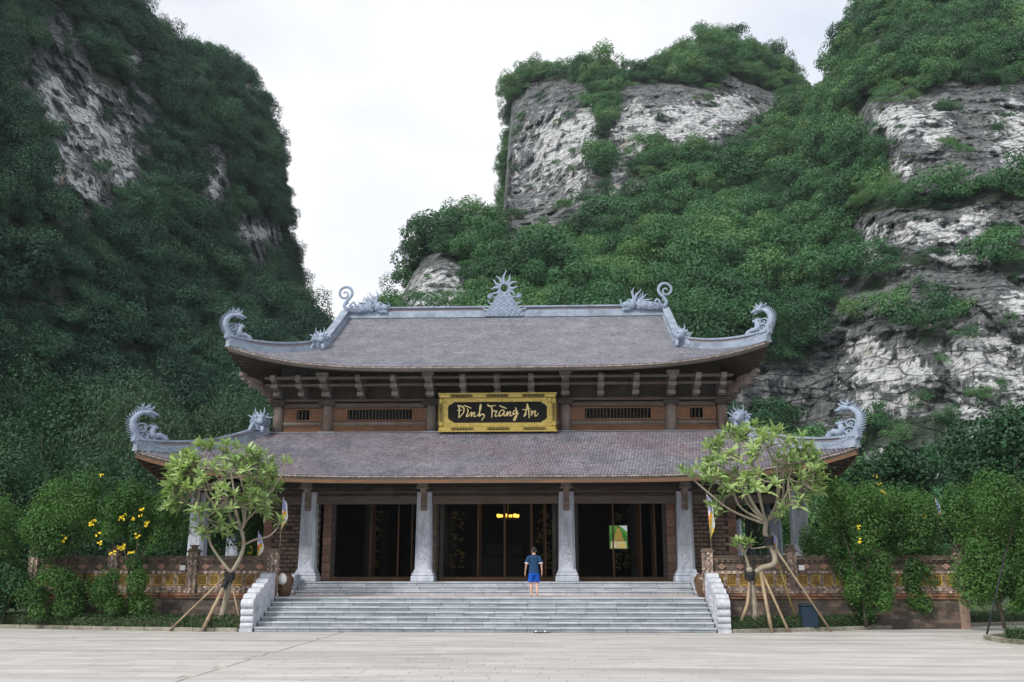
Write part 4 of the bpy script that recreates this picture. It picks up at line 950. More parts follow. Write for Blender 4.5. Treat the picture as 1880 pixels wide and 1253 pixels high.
LOW = Roof(14.0, 4.0, 8.32, 13.45, 9.95, 1.0, 5.50, 7.74, 1.0, 0.28, 0.18, 5.0)
UPR = Roof(14.0, 6.4, 14.0, 10.95, 7.95, 0.40, 10.20, 14.22, 0.92, 0.25, 0.10, 4.5)
M['roofmats'] = [M['tile']]
for rf, name, tm, px, prow, length in ((LOW, 'lower_roof', M['tile2'], .128, .112, 4.95), (UPR, 'upper_roof', M['tile'], .122, .118, 8.65)):
    roof = empty(name, tp((0, rf.ye, rf.ze)), parent=temple)
    off = Vector((0, rf.ye, rf.ze))
    d = deck(rf, roof, 'roof_deck'); d.location = TO - off
    rs_ = np.random.default_rng(3)
    V1, F1, t1 = tiles(lambda u, t: rf.front(u, t), lambda t: rf.w(np.array(t)) , length, 0.985, px, prow, rs_)
    Vs, Fs, Ts, n0 = [V1], [F1], [t1], len(V1)
    for sg in (-1, 1):
        V2, F2, t2 = tiles(lambda u, t: rf.side(sg, u, t), lambda t: rf.yc - rf.y(np.array(t)), length, (0.985 if rf.th == 1 else rf.th - .01), px * 1.6, prow * 1.5, rs_)
        Vs.append(V2); Fs.append(F2 + n0); Ts.append(t2); n0 += len(V2)
    o = inst('roof_tiles', np_mesh('roof_tiles', np.concatenate(Vs) - np.array(off), np.concatenate(Fs), tm, np.concatenate(Ts)), roof); o['kind'] = 'stuff'
    # eave: scalloped end tiles and fascia board
    b = MB(); n = 230
    for (fn, L_) in ((lambda u: rf.front(u * rf.xt, 0.0), 1), (lambda u: rf.side(-1, u * (rf.yc - rf.ye), 0.0), 0), (lambda u: rf.side(1, u * (rf.yc - rf.ye), 0.0), 0)):
        P = [Vector(fn(u)) for u in np.linspace(-1, 1, n)]
        for k in range(n - 1):
            a, c = P[k], P[k + 1]; m_ = (a + c) / 2; tdir = (c - a).normalized(); nd = Vector((tdir.y, -tdir.x, 0)).normalized() * (.03 if L_ else .03)
            if not L_: nd = Vector((np.sign(m_.x) * .03, 0, 0))
            z = Vector((0, 0, 1))
            vs = [a + nd - z * .01, c + nd - z * .01, c + nd - z * .05, m_ + nd - z * .085, a + nd - z * .05]
            vs2 = [v_ - nd * .7 for v_ in vs]
            b.add([tuple(v_ - off) for v_ in vs + vs2], [(0, 1, 2, 3, 4), (2, 7, 8, 3), (3, 8, 9, 4)], 0, random.random())
    M['eave'] = M.get('eave') or surf('eave_tile', [(0.3, (0.20, 0.17, 0.16)), (0.7, (0.33, 0.28, 0.26))], 6, bump=0.1, tint=.3)
    b.build('eave_tiles', M['eave'], roof)['kind'] = 'stuff'
    fb = MB()
    for fn in (lambda u: rf.front(u * (rf.xt - .06), 0.006), lambda u: rf.side(-1, u * (rf.yc - rf.ye - .06), 0.006), lambda u: rf.side(1, u * (rf.yc - rf.ye - .06), 0.006)):
        fb.sweep([tuple(Vector(fn(u)) - off) for u in np.linspace(-1, 1, 61)], 0.05, -0.30 if rf is LOW else -0.22, -0.075)
    fb.build('fascia_board', M['fascia'] if rf is LOW else M['wood'], roof)
    # rafters under the overhang
    ra = MB(); tl = 0.42 if rf is LOW else 0.2
    for u in np.linspace(-.985, .985, 84):
        p = [Vector(rf.front(u * float(rf.w(np.array(t))), t)) - off - Vector((0, 0, .16)) for t in (0.012, tl / 2, tl)]
        ra.sweep([tuple(x_) for x_ in p], .07, -.09, 0.0)
    for sg in (-1, 1):
        for u in np.linspace(-.985, .985, 60):
            p = [Vector(rf.side(sg, u * float(rf.yc - rf.y(np.array(t))), t)) - off - Vector((0, 0, .16)) for t in (0.012, tl / 2, tl)]
            ra.sweep([tuple(x_) for x_ in p], .07, -.09, 0.0)
    ra.build('rafters', M['beamwood'], roof)['kind'] = 'stuff'
    # hip ridges in blue grey stone
    for sg in (-1, 1):
        for back in (0, 1):
            ts = np.concatenate([np.linspace(0.0, rf.th, 22), np.linspace(rf.th, 1, 12)[1:]] if rf.th < 1 else [np.linspace(0.0, 1.0, 26)])
            path = [Vector(rf.hip(sg, t)) for t in ts]
            if back: path = [Vector((p.x, 2 * rf.yc - p.y, p.z)) for p in path]
            path = [tuple(p - off) for p in path]
            h = MB(); h.sweep(path, .40, -.03, .07); h.sweep(path, .30, .07, .25); h.sweep(path, .36, .37, .45)
            hr = h.build('hip_ridge', M['ridge'], roof)
            t_ = MB(); t_.sweep(path, .24, .25, .37); t_.build('ridge_tile_band', M['tile2'], roof)
    rf.obj, rf.off = roof, off

roof = UPR.obj; off = UPR.off
b = MB(); zr = UPR.zr
for (w_, a, c, mt) in ((.46, -.06, .08, 0), (.34, .08, .30, 0), (.42, .44, .52, 0)):
    b.box(-7.95 - off.x, 7.95 - off.x, 14 - w_ / 2 - off.y, 14 + w_ / 2 - off.y, zr + a - off.z, zr + c - off.z, .012)
o = b.build('main_ridge', M['ridge'], roof)
b = MB(); b.box(-7.9, 7.9, 13.88 - off.y, 14.12 - off.y, zr + .30 - off.z, zr + .44 - off.z); b.build('ridge_tile_band', M['tile2'], roof)
# gable ends
for sg in (-1, 1):
    b = MB(); zt = float(UPR.z(np.array(UPR.th))); yt = float(UPR.y(np.array(UPR.th)))
    b.prism([(yt - off.y, zt - off.z - .1), (14 - off.y, zr - off.z), (28 - yt - off.y, zt - off.z - .1)], 0, sg * 7.4, sg * 7.55); b.build('gable_wall', M['wood'], roof)
# stone flashing where the lower roof meets the upper storey
b = MB(); lo = LOW.off
def flash(x0, x1, d):
    b.box(x0, x1, 8.36 - d - lo.y, 8.56 - lo.y, 7.56 - lo.z, 7.70 - lo.z, .012); b.box(x0, x1, 8.42 - d - lo.y, 8.56 - lo.y, 7.70 - lo.z, 7.78 - lo.z, .01)
flash(-9.95, 9.95, 0)
for x in (-9.58, -7.4, -2.88, 2.88, 7.4, 9.58): flash(x - .38, x + .38, .10)
b.box(-10.1, -9.86, 8.6 - lo.y, 19.4 - lo.y, 7.56 - lo.z, 7.76 - lo.z, .01); b.box(9.86, 10.1, 8.6 - lo.y, 19.4 - lo.y, 7.56 - lo.z, 7.76 - lo.z, .01)
b.build('stone_flashing', M['ridge'], LOW.obj)

# upper storey -------------------------------------------------------
us = temple; UO = TO
class UB(MB):
    def build(s, name, mats, parent=None, **k):
        s.v = [(a - UO.x, c - UO.y, d - UO.z) for a, c, d in s.v]; return MB.build(s, name, mats, parent)
b = UB(); b.box(-9.6, -9.5, 8.85, 19.2, 7.6, 10.9); b.box(9.5, 9.6, 8.85, 19.2, 7.6, 10.9); b.box(-9.6, 9.6, 19.1, 19.2, 7.6, 10.9); b.box(-9.5, 9.5, 8.80, 8.86, 9.2, 10.9)
b.box(-9.5, 9.5, 10.2, 10.25, 7.6, 10.9)
b.build('storey_wall', M['wood'], us)
PX_ = (-9.58, -7.4, -2.88, 2.88, 7.4, 9.58)
for x in PX_:
    b = UB(); b.tube([(x, WY + .05, 7.72), (x, WY + .05, 9.06)], .25 if abs(x) < 9 else .22, 12); p = b.build('storey_post', M['greywood'], us)
    b = UB(); b.box(x - .31, x + .31, WY - .28, WY + .3, 8.92, 9.0, .02); b.box(x - .36, x + .36, WY - .33, WY + .3, 9.0, 9.08, .02); b.box(x - .33, x + .33, WY - .3, WY + .3, 9.08, 9.2, .03); b.build('post_capital', M['wood'], us)
for a, c in zip(PX_[:-1], PX_[1:]):
    x0, x1 = a + .25, c - .25
    b = UB(); b.box(x0, x1, WY - .12, WY + .2, 8.84, 9.05, .05); b.build('round_beam', M['beamwood'], us)
    b = UB(); b.box(x0 - .1, x1 + .1, WY - .18, WY + .2, 9.10, 9.22, .02); b.build('tie_beam', M['beamwood'], us)
    b = UB(); b.tube([(x0, WY + .02, 8.15), (x1, WY + .02, 8.15)], .105, 10); b.build('log_rail', M['greywood'], us)
    lt = UB(); lt.box(x0, x1, WY + .03, WY + .08, 7.78, 8.05)
    lat = lt.build('lattice_panel', M['redwood'], us)
    sl = UB(); n = int((x1 - x0) / .11)
    for k in range(n):
        xa = x0 + (x1 - x0) * k / n
        for dr in (0, 1):
            sl.tube([(xa + (.22 if dr else 0), WY + .02, 7.79), (xa + (0 if dr else .22), WY + .02, 8.04)], .011, 4, smooth=False)
    sl.box(x0, x1, WY - .01, WY + .05, 8.0, 8.05); sl.box(x0, x1, WY - .01, WY + .05, 7.78, 7.81)
    sl.build('lattice', M['redwood'], lat)['kind'] = 'stuff'
    fr_ = UB(); z0, z1 = 8.27, 8.83
    fr_.box(x0, x1, WY, WY + .1, z0, z0 + .06, .008); fr_.box(x0, x1, WY, WY + .1, z1 - .06, z1, .008)
    pw_ = .46 if x1 - x0 > 2.5 else .42
    e1, e2 = x0 + .07 + pw_, x1 - .07 - pw_
    for u in (x0, x1 - .07, e1, e2 - .07): fr_.box(u, u + .07, WY, WY + .1, z0 + .06, z1 - .06, .008)
    win = fr_.build('window', M['redwood'], us)
    for u in (x0 + .07, e2):
        c_ = UB(); c_.box(u, u + pw_, WY + .04, WY + .08, z0 + .06, z1 - .06); c_.box(u + .06, u + pw_ - .06, WY + .015, WY + .05, z0 + .12, z1 - .12, .012)
        for k in range(6):
            qx, qz = u + .12 + (k % 3) * .10, z0 + .19 + (k // 3) * .15; c_.ball((qx, WY + .015, qz), (.035, .015, .05), 6, 4)
        c_.build('carved_square', M['wood'] if False else M['redwood'], win)
    bl = UB(); n = int((e2 - .07 - e1 - .07) / .135); prof = [(.016, 0), (.03, .05), (.02, .12), (.034, .2), (.02, .28), (.03, .36), (.016, .43)]
    for k in range(n): bl.lathe(prof, (e1 + .14 + k * (e2 - e1 - .21) / max(n - 1, 1), WY + .05, z0 + .06), 6)
    bl.build('baluster_row', M['wood'], win)['kind'] = 'stuff'

# brackets under the upper eave
def eave_bracket(x, big):
    wd = .30 if big else .23
    b = UB()
    prof = [(8.7, 9.22), (8.05, 9.24), (7.86, 9.30), (7.80, 9.40), (7.86, 9.46), (7.62, 9.50), (7.44, 9.54), (7.38, 9.64), (7.44, 9.72), (7.22, 9.76), (7.08, 9.80), (7.02, 9.90), (7.05, 10.02), (8.7, 10.2)]
    b.prism(prof, 0, x - wd / 2, x + wd / 2)
    for (yy, zz, w_) in ((7.86, 9.34, .06), (7.44, 9.62, .07)): b.box(x - wd / 2 - w_ / 2, x + wd / 2 + w_ / 2, yy - .1, yy + .12, zz - .10, zz + .08, .02)
    if big: b.box(x - .26, x + .26, 6.95, 7.3, 9.98, 10.12, .02); b.box(x - .22, x + .22, 6.98, 7.3, 9.88, 9.975, .02)
    o = b.build('eave_bracket', M['palewood'], us); md = o.modifiers.new('bevel', 'BEVEL'); md.width = .012; md.limit_method = 'ANGLE'
BX = [-9.48, -8.42, -7.36, -5.86, -4.38, -2.88, -1.44, 0, 1.44, 2.88, 4.38, 5.86, 7.36, 8.42, 9.48]
for x in BX: eave_bracket(x, abs(abs(x) - 7.36) < .1 or abs(abs(x) - 2.88) < .1)
def rot_bracket(sg, y):
    b = UB(); prof = [(0, 9.22), (.65, 9.24), (.84, 9.30), (.9, 9.40), (.84, 9.46), (1.05, 9.54), (1.12, 9.64), (1.06, 9.72), (1.35, 9.82), (1.4, 9.92), (1.36, 10.02), (0, 10.2)]
    b.prism([(sg * (9.5 + p[0]), p[1]) for p in prof], 1, y - .12, y + .12); b.build('eave_bracket', M['greywood'], us)
for sg in (-1, 1):
    for y in (9.6, 11.0, 12.5, 14.0): rot_bracket(sg, y)
    for (d, z, l, s_) in ((.0, 9.30, .95, .22), (.35, 9.55, 1.1, .22), (.70, 9.84, .95, .22)):        # stacked corner arms on the diagonal
        b = UB(); c0 = Vector((sg * (9.5 + d), 8.7 - d, z)); dr = Vector((sg * .72, -.72, .16)).normalized()
        Mx = Matrix.Translation(c0) @ Matrix(((dr.x, -dr.y, 0, 0), (dr.y, dr.x, 0, 0), (dr.z, 0, 1, 0), (0, 0, 0, 1)))
        b.box(0, l, -.13, .13, -.11, .11, .03, 0, .5, Mx); b.box(l - .18, l + .1, -.16, .16, .02, .20, .04, 0, .5, Mx); b.build('corner_arm', M['greywood'], us)
for (y, z) in ((7.42, 9.66), (7.05, 9.90)):
    b = UB(); b.box(-9.85, 9.85, y + .02, y + .16, z - .06, z + .06, .03); b.build('eave_purlin', M['beamwood'], us)
b = UB(); b.box(-9.5, 9.5, 8.70, 8.79, 9.22, 10.3); b.build('shadow_board', M['wood'], us)

# ------------------------------------------------------------------ hazy air
hz = MB(); hz.box(-420, 420, -120, 500, -1.2, 330)
hm = bpy.data.materials.new('hazy_air'); hm.use_nodes = True; hn = hm.node_tree; hn.nodes.clear()
ho = hn.nodes.new('ShaderNodeOutputMaterial'); hv = hn.nodes.new('ShaderNodeVolumePrincipled'); hv.inputs['Color'].default_value = (0.80, 0.92, 1.0, 1); hv.inputs['Density'].default_value = 0.00015; hv.inputs['Anisotropy'].default_value = 0.1
hn.links.new(hv.outputs[0], ho.inputs['Volume'])
tag(hz.build('haze', hm), kind='stuff')

# ------------------------------------------------------------------ roof carvings
def flame(b, p, ang, ln, r, plane='xz', wave=0.12, y=0.0, n=8, ph=0.0, mat=0):
    """a wavy tapering flame lying in an upright plane; p=(x,z)"""
    pts = []; rad = []
    for t in np.linspace(0, 1, n):
        s = math.sin(t * 5.2 + ph) * wave * ln * (0.35 + t * .65)
        pts.append((p[0] + math.cos(ang) * ln * t - math.sin(ang) * s, y, p[1] + math.sin(ang) * ln * t + math.cos(ang) * s)); rad.append(r * (1 - t) ** .7 + .006)
    b.tube(pts, rad, 6, mat, flat=((0, 1, 0), .7))
def curl(b, c, r0, turns, rad, y=0.0, a0=0.0, d=1, n=16, end=.2, mat=0):
    b.tube([(c[0] + r0 * (1 - t * (1 - end)) * math.cos(a0 + d * turns * 6.283 * t), y, c[1] + r0 * (1 - t * (1 - end)) * math.sin(a0 + d * turns * 6.283 * t)) for t in np.linspace(0, 1, n)], [rad * (1 - .45 * t) for t in np.linspace(0, 1, n)], 6, mat)
def to_plane(o_mb, sx, ax, org):
    """turn a carving drawn in its own x,z plane into the roof's space: x axis along ax, origin org"""
    a = Vector(ax).normalized(); nrm = Vector((-a.y, a.x, 0)); 
    o_mb.v = [tuple(Vector(org) + a * (p[0] * sx) + nrm * p[1] + Vector((0, 0, p[2]))) for p in o_mb.v]
    return o_mb
zr = UPR.zr + .50
OR = M['ornament']; uo = lo = TO
# sun above a mound of clouds, middle of the ridge
sun_e = empty('sun_carving', (0 - uo.x, 13.78 - uo.y, UPR.zr + .44 - uo.z), parent=temple); sun_e.scale = (1.0, 1.0, 1.1)
b = MB(); q = random.Random(6)
poly = [(-.92, -.42), (.92, -.42), (.80, -.1), (.55, .12), (.42, .42), (.28, .62), (-.28, .62), (-.42, .42), (-.55, .12), (-.80, -.1)]
b.prism(poly, 1, -.09, .09)
for r_, (z, hw, n) in enumerate(((-.36, .86, 8), (-.17, .74, 7), (.03, .56, 5), (.22, .44, 4), (.40, .34, 3), (.56, .22, 2))):
    for k in range(n):
        x = -hw + 2 * hw * k / max(n - 1, 1)
        for s in (-1, 1): curl(b, (x, z), .125, 1.15, .032, s * .09, a0=(0 if x < 0 else 3.14), d=(1 if x < 0 else -1))
        b.ball((x, 0, z), (.10, .12, .10), 8, 5)
o = b.build('cloud_mound', OR, sun_e)
b = MB()
for s in (-1, 1):
    flame(b, (s * .80, -.20), R(90) - s * R(52), .42, .07, ph=1.2 * s); flame(b, (s * .50, .10), R(90) - s * R(60), .42, .06, ph=1 * s)
    b.ball((s * .72, 0, .50), (.13, .09, .13), 10, 6); curl(b, (s * .70, .50), .14, 1, .025, .08); curl(b, (s * .70, .50), .14, 1, .025, -.08); flame(b, (s * .28, .40), R(90) - s * R(72), .4, .06, ph=0)
b.build('cloud_wing', OR, sun_e)
b = MB()
b.tube([(.235 * math.cos(t), 0, .88 + .235 * math.sin(t)) for t in np.linspace(0, 6.283, 22)], .062, 6, cap=False)
for k in range(9):
    a = R(90) + (k - 4) * R(29); flame(b, (.27 * math.cos(a), .88 + .27 * math.sin(a)), a, .62 if k == 4 else .48 - .02 * abs(k - 4), .075, ph=(k % 2) * 3.14, wave=.14)
b.build('flaming_sun', OR, sun_e)

def ridge_dragon(sg):
    """dragon head biting the ridge, mane swept up, tail rising in an open spiral; x runs from the tail to the head"""
    e = empty('ridge_dragon', (sg * 7.9 - uo.x, 13.80 - uo.y, UPR.zr + .24 - uo.z), parent=temple); e.scale = (1.08, 1.0, 1.08)
    f = -sg
    body = MB(); body.tube([(.1, 0, .12), (.5, 0, .16), (.9, 0, .22), (1.25, 0, .26)], [.17, .2, .24, .26], 10, flat=((0, 1, 0), .8))
    for k in range(9): curl(body, (.12 + .14 * k, .10 + .16 * (k % 2)), .10, 1.1, .03, .17, a0=k); curl(body, (.12 + .14 * k, .10 + .16 * (k % 2)), .10, 1.1, .03, -.17, a0=k)
    head = MB(); head.ball((1.52, 0, .26), (.28, .22, .25), 12, 8); head.tube([(1.6, 0, .26), (1.85, 0, .22), (2.0, 0, .24)], [.19, .15, .08], 10); head.tube([(1.55, 0, .08), (1.85, 0, .02), (1.95, 0, .05)], [.13, .09, .04], 8)
    for s in (-1, 1): head.ball((1.62, s * .17, .40), .07, 8, 5); head.tube([(1.9, s * .1, .22), (2.02, s * .16, .36), (1.95, s * .2, .48)], [.03, .022, .008], 5)
    for k in range(5): flame(head, (1.86 - k * .03, .02), R(-70 + 25 * k), .16, .03, y=.12 * (-1) ** k)
    mane = MB()
    for k in range(15):
        a = R(88 + 7.2 * k); y = (-.14, 0, .14)[k % 3]; flame(mane, (1.45 - .02 * k, .30 - .012 * k), a, .62 + .16 * (k % 2), .07, y=y, ph=k, wave=.10)
    tail = MB(); T = [(.05, .12), (-.08, .34), (.02, .55), (.22, .78), (.26, 1.0), (.12, 1.2), (-.12, 1.22), (-.30, 1.06), (-.30, .84), (-.14, .70), (.04, .76), (.06, .92), (-.06, 1.0), (-.14, .92)]
    def smooth(P, n=40):
        P = np.array(P); t = np.linspace(0, len(P) - 1, n); i = np.clip(t.astype(int), 0, len(P) - 2); fr = (t - i)[:, None]
        p0, p1, p2, p3 = P[np.maximum(i - 1, 0)], P[i], P[i + 1], P[np.minimum(i + 2, len(P) - 1)]
        return .5 * (2 * p1 + (p2 - p0) * fr + (2 * p0 - 5 * p1 + 4 * p2 - p3) * fr ** 2 + (3 * p1 - p0 - 3 * p2 + p3) * fr ** 3)
    S = smooth(T); tail.tube([(p[0], 0, p[1]) for p in S], [.085 - .05 * k / len(S) for k in range(len(S))], 7, flat=((0, 1, 0), .8))
    S2 = smooth([(.30, .12), (.20, .34), (.34, .50), (.44, .36)], 14); tail.tube([(p[0], 0, p[1]) for p in S2], .045, 6)
    curl(tail, (.02, .44), .09, 1.2, .03, .0)
    for nm, mb in (('dragon_body', body), ('dragon_head', head), ('dragon_mane', mane), ('dragon_tail', tail)):
        mb.v = [(p[0] * f, p[1], p[2]) for p in mb.v]; mb.build(nm, OR, e)
def corner_dragon(rf, sg, sc_, back=False):
    """upturned corner carving: a neck rising from the hip and curling back, crest of spikes outside, a small beast within"""
    tip = Vector(rf.hip(sg, 0.0)); inn = Vector(rf.hip(sg, 0.20 if rf is LOW else .09)); ax = Vector((tip.x - inn.x, tip.y - inn.y, 0)).normalized()
    if back: tip.y = 2 * rf.yc - tip.y; ax.y = -ax.y
    e = empty('corner_dragon', tuple(tip + Vector((0, 0, .38)) - TO), parent=temple)
    def S(P, n=30):
        P = np.array(P, float); t = np.linspace(0, len(P) - 1, n); i = np.clip(t.astype(int), 0, len(P) - 2); fr = (t - i)[:, None]
        p0, p1, p2, p3 = P[np.maximum(i - 1, 0)], P[i], P[i + 1], P[np.minimum(i + 2, len(P) - 1)]
        return .5 * (2 * p1 + (p2 - p0) * fr + (2 * p0 - 5 * p1 + 4 * p2 - p3) * fr ** 2 + (3 * p1 - p0 - 3 * p2 + p3) * fr ** 3)
    neck = S([(-1.25, -.42), (-.8, -.28), (-.35, -.08), (-.06, .20), (.10, .55), (.10, .95), (-.08, 1.25), (-.30, 1.36)])
    m = MB(); n = len(neck); m.tube([(p[0], 0, p[1]) for p in neck], [.05 + .075 * math.sin(math.pi * min(1, .12 + .88 * k / n)) ** .6 for k in range(n)], 9, flat=((0, 1, 0), .8))
    for k in range(9, n):                                     # crest of spikes on the outer side
        d = neck[min(k + 1, n - 1)] - neck[k - 1]; a = math.atan2(d[1], d[0]); flame(m, tuple(neck[k]), a - R(58), .30, .042, ph=k, wave=.10)
    m.v = [(p[0] * 1, p[1], p[2]) for p in m.v]
    h = MB(); h.ball((-.36, 0, 1.34), (.19, .15, .15), 10, 6); h.tube([(-.42, 0, 1.36), (-.62, 0, 1.28), (-.72, 0, 1.30)], [.12, .08, .03], 8); h.tube([(-.40, 0, 1.24), (-.58, 0, 1.14)], [.07, .03], 6)
    for k in range(7): flame(h, (-.28, 1.42), R(35 + 20 * k), .36, .045, y=(-.06, .06)[k % 2], ph=k)
    sw = MB()
    for (cx, cz, r) in ((-.20, .62, .24), (-.28, .30, .26), (-.52, .14, .22), (-.80, -.06, .18)): curl(sw, (cx, cz), r, 1.4, .05, .0, a0=-1.2, d=1); curl(sw, (cx + .06, cz - .10), r * .7, 1.2, .04, .05, a0=2)
    for k in range(9): flame(sw, (-1.2 + .12 * k, -.40 + .04 * k), R(150 - 6 * k), .30, .05, y=(-.06, .06)[k % 2], ph=k)
    bt = MB(); B = S([(-1.02, .02), (-.92, .24), (-.72, .32), (-.60, .20), (-.52, .40), (-.56, .62)] if rf is LOW else [(-.95, -.05), (-.82, .16), (-.62, .26), (-.50, .22), (-.44, .46), (-.50, .70)], 18)
    bt.tube([(p[0], 0, p[1]) for p in B], [.10, .12] + [.13] * 12 + [.11, .10, .09, .08], 8); bt.ball((B[-1][0] - .05, 0, B[-1][1] + .04), (.13, .10, .10), 8, 5)
    for k in range(6): flame(bt, tuple(B[-1] + np.array([.04, .04])), R(20 + 32 * k), .22, .035, ph=k)
    for k in range(3, 16, 3): flame(bt, tuple(B[k]), R(115), .2, .04, ph=k)
    bs = MB(); bs.prism([(-1.5, -.50), (-1.3, -.32), (-.7, -.14), (-.2, .06), (.08, .34), (.10, -.05), (-.1, -.30), (-.6, -.46)], 1, -.13, .13)
    for k in range(9): curl(bs, (-1.25 + .15 * k, -.36 + .045 * k), .10, 1.1, .03, .13, a0=k); curl(bs, (-1.25 + .15 * k, -.36 + .045 * k), .10, 1.1, .03, -.13, a0=k)
    for nm, mb in (('dragon_neck', m), ('dragon_head', h), ('cloud_swirl', sw), ('small_beast', bt), ('carved_base', bs)):
        mb.v = [(p[0] * sc_ * 1.12, p[1] * sc_, p[2] * sc_ * .74) for p in mb.v]; to_plane(mb, 1, ax, (0, 0, 0)); mb.build(nm, OR, e)
def hip_beast(rf, sg, t, sc_, lift):
    p = Vector(rf.hip(sg, t)) + Vector((0, 0, lift)) - TO; e = empty('hip_beast', tuple(p), parent=temple)
    b = MB(); b.ball((0, 0, .10), (.30, .28, .34), 12, 8); b.ball((sg * -.10, -.24, .20), (.24, .24, .24), 12, 8); b.tube([(sg * -.14, -.36, .12), (sg * -.2, -.56, .06)], [.15, .09], 8)
    for s in (-1, 1): b.tube([(s * .20, -.30, .0), (s * .26, -.46, -.22), (s * .26, -.5, -.36)], [.10, .075, .07], 7); b.ball((s * .13 - sg * .1, -.44, .30), .055, 7, 5)
    for k in range(9): 
        a = R(-10) + k * R(25); flame(b, (sg * -.04 + .20 * math.cos(a), .22 + .20 * math.sin(a)), a, .34 if k % 2 else .24, .05, y=-.06 - .10 * (k % 2), ph=k, wave=.16)
    for k in range(10): curl(b, (.24 * math.cos(k * .63), .12 + .26 * math.sin(k * .63)), .12, 1.3, .035, -.30, a0=k)
    b.v = [(x * sc_, y * sc_, z * sc_) for x, y, z in b.v]; b.build('beast_carving', OR, e)
for sg in (-1, 1):
    ridge_dragon(sg); corner_dragon(UPR, sg, 1.0); corner_dragon(LOW, sg, 1.12); corner_dragon(UPR, sg, 1.0, True)
    hip_beast(UPR, sg, UPR.th - .015, 1.0, .22); hip_beast(LOW, sg, .93, 1.05, .46)

# ------------------------------------------------------------------ signboard
sgn = tag(empty('signboard', (0, 8.02, 7.72)), 'black signboard with gold script lettering in an ornate gold frame above the middle bay', 'signboard')
sgn.rotation_euler = (R(5), 0, 0)
SWd, SHt = 5.0, 1.60
def zx(x, y): return ((x - 924) / 1612 * SWd, (615 - y) / 520 * SHt)
b = MB(); b.box(-SWd / 2 + .1, SWd / 2 - .1, .0, .08, .1, SHt - .1); b.build('sign_panel', M['black'], sgn)
b = MB(); hw = SWd / 2
for (x0, x1, z0, z1) in ((-hw, hw, SHt - .20, SHt), (-hw, hw, 0, .20), (-hw, -hw + .20, .20, SHt - .20), (hw - .20, hw, .20, SHt - .20)):
    b.box(x0, x1, -.10, .10, z0, z1, .045)
for (x0, x1, z0, z1) in ((-hw, hw, SHt - .035, SHt + .03), (-hw, hw, -.03, .035)): b.box(x0 - .03, x1 + .03, -.13, .1, z0, z1, .012)
b.build('outer_frame', M['gold'], sgn)
b = MB(); i0 = .20; bw = .20
for (x0, x1, z0, z1) in ((-hw + i0, hw - i0, SHt - i0 - bw + .04, SHt - i0), (-hw + i0, hw - i0, i0, i0 + bw - .04), (-hw + i0, -hw + i0 + bw, i0 + bw - .04, SHt - i0 - bw + .04), (hw - i0 - bw, hw - i0, i0 + bw - .04, SHt - i0 - bw + .04)):
    b.box(x0, x1, -.035, .02, z0, z1, .01)
q = random.Random(1)
for k in range(150):                                            # fine chased pattern of the inner border
    s = q.random()
    if s < .7: x = q.uniform(-hw + .25, hw - .25); z = q.choice((i0 + .08, SHt - i0 - .08)) + q.uniform(-.05, .05)
    else: x = q.choice((-hw + i0 + .10, hw - i0 - .10)) + q.uniform(-.06, .06); z = q.uniform(.3, SHt - .3)
    b.ball((x, -.035, z), (.028, .014, .022), 5, 3)
for sx in (-1, 1):
    for sz in (-1, 1):
        cx, cz = sx * (hw - i0 - bw + .02), SHt / 2 + sz * (SHt / 2 - i0 - bw + .05)
        P = [(cx, cz), (cx - sx * .30, cz), (cx - sx * .22, cz - sz * .05), (cx - sx * .16, cz - sz * .10), (cx - sx * .10, cz - sz * .11), (cx - sx * .06, cz - sz * .17), (cx, cz - sz * .22)]
        b.prism(P, 1, -.034, .02)
b.build('inner_border', M['gold'], sgn)
def cartouche(cx, cz, ln, vert):
    b = MB(); P = [(-ln, 0), (-ln + .06, .055), (ln - .06, .055), (ln, 0), (ln - .06, -.055), (-ln + .06, -.055)]
    b.prism([(cz_, cx_) if vert else (cx_, cz_) for cx_, cz_ in P], 1, -.112, -.09, 0)
    for k in range(7):
        u = (k - 3) * ln * .27; n0 = len(b.v); 
        pts = [(u + .045 * math.cos(t), -.112, .03 * math.sin(t * 1.0)) for t in np.linspace(0, 6.283, 9)]
        if vert: pts = [(p[2], p[1], p[0]) for p in pts]
        b.tube(pts, .012, 4, 1)
    b.v = [(p[0] + cx, p[1], p[2] + cz) for p in b.v]; b.build('carved_cartouche', [M['black'], M['gold']], sgn)
for x in (-1.53, 0.0, 1.53): cartouche(x, SHt - .105, .50, False); cartouche(x + .04, .105, .50, False)
for s in (-1, 1): cartouche(s * (hw - .105), SHt / 2, .42, True)
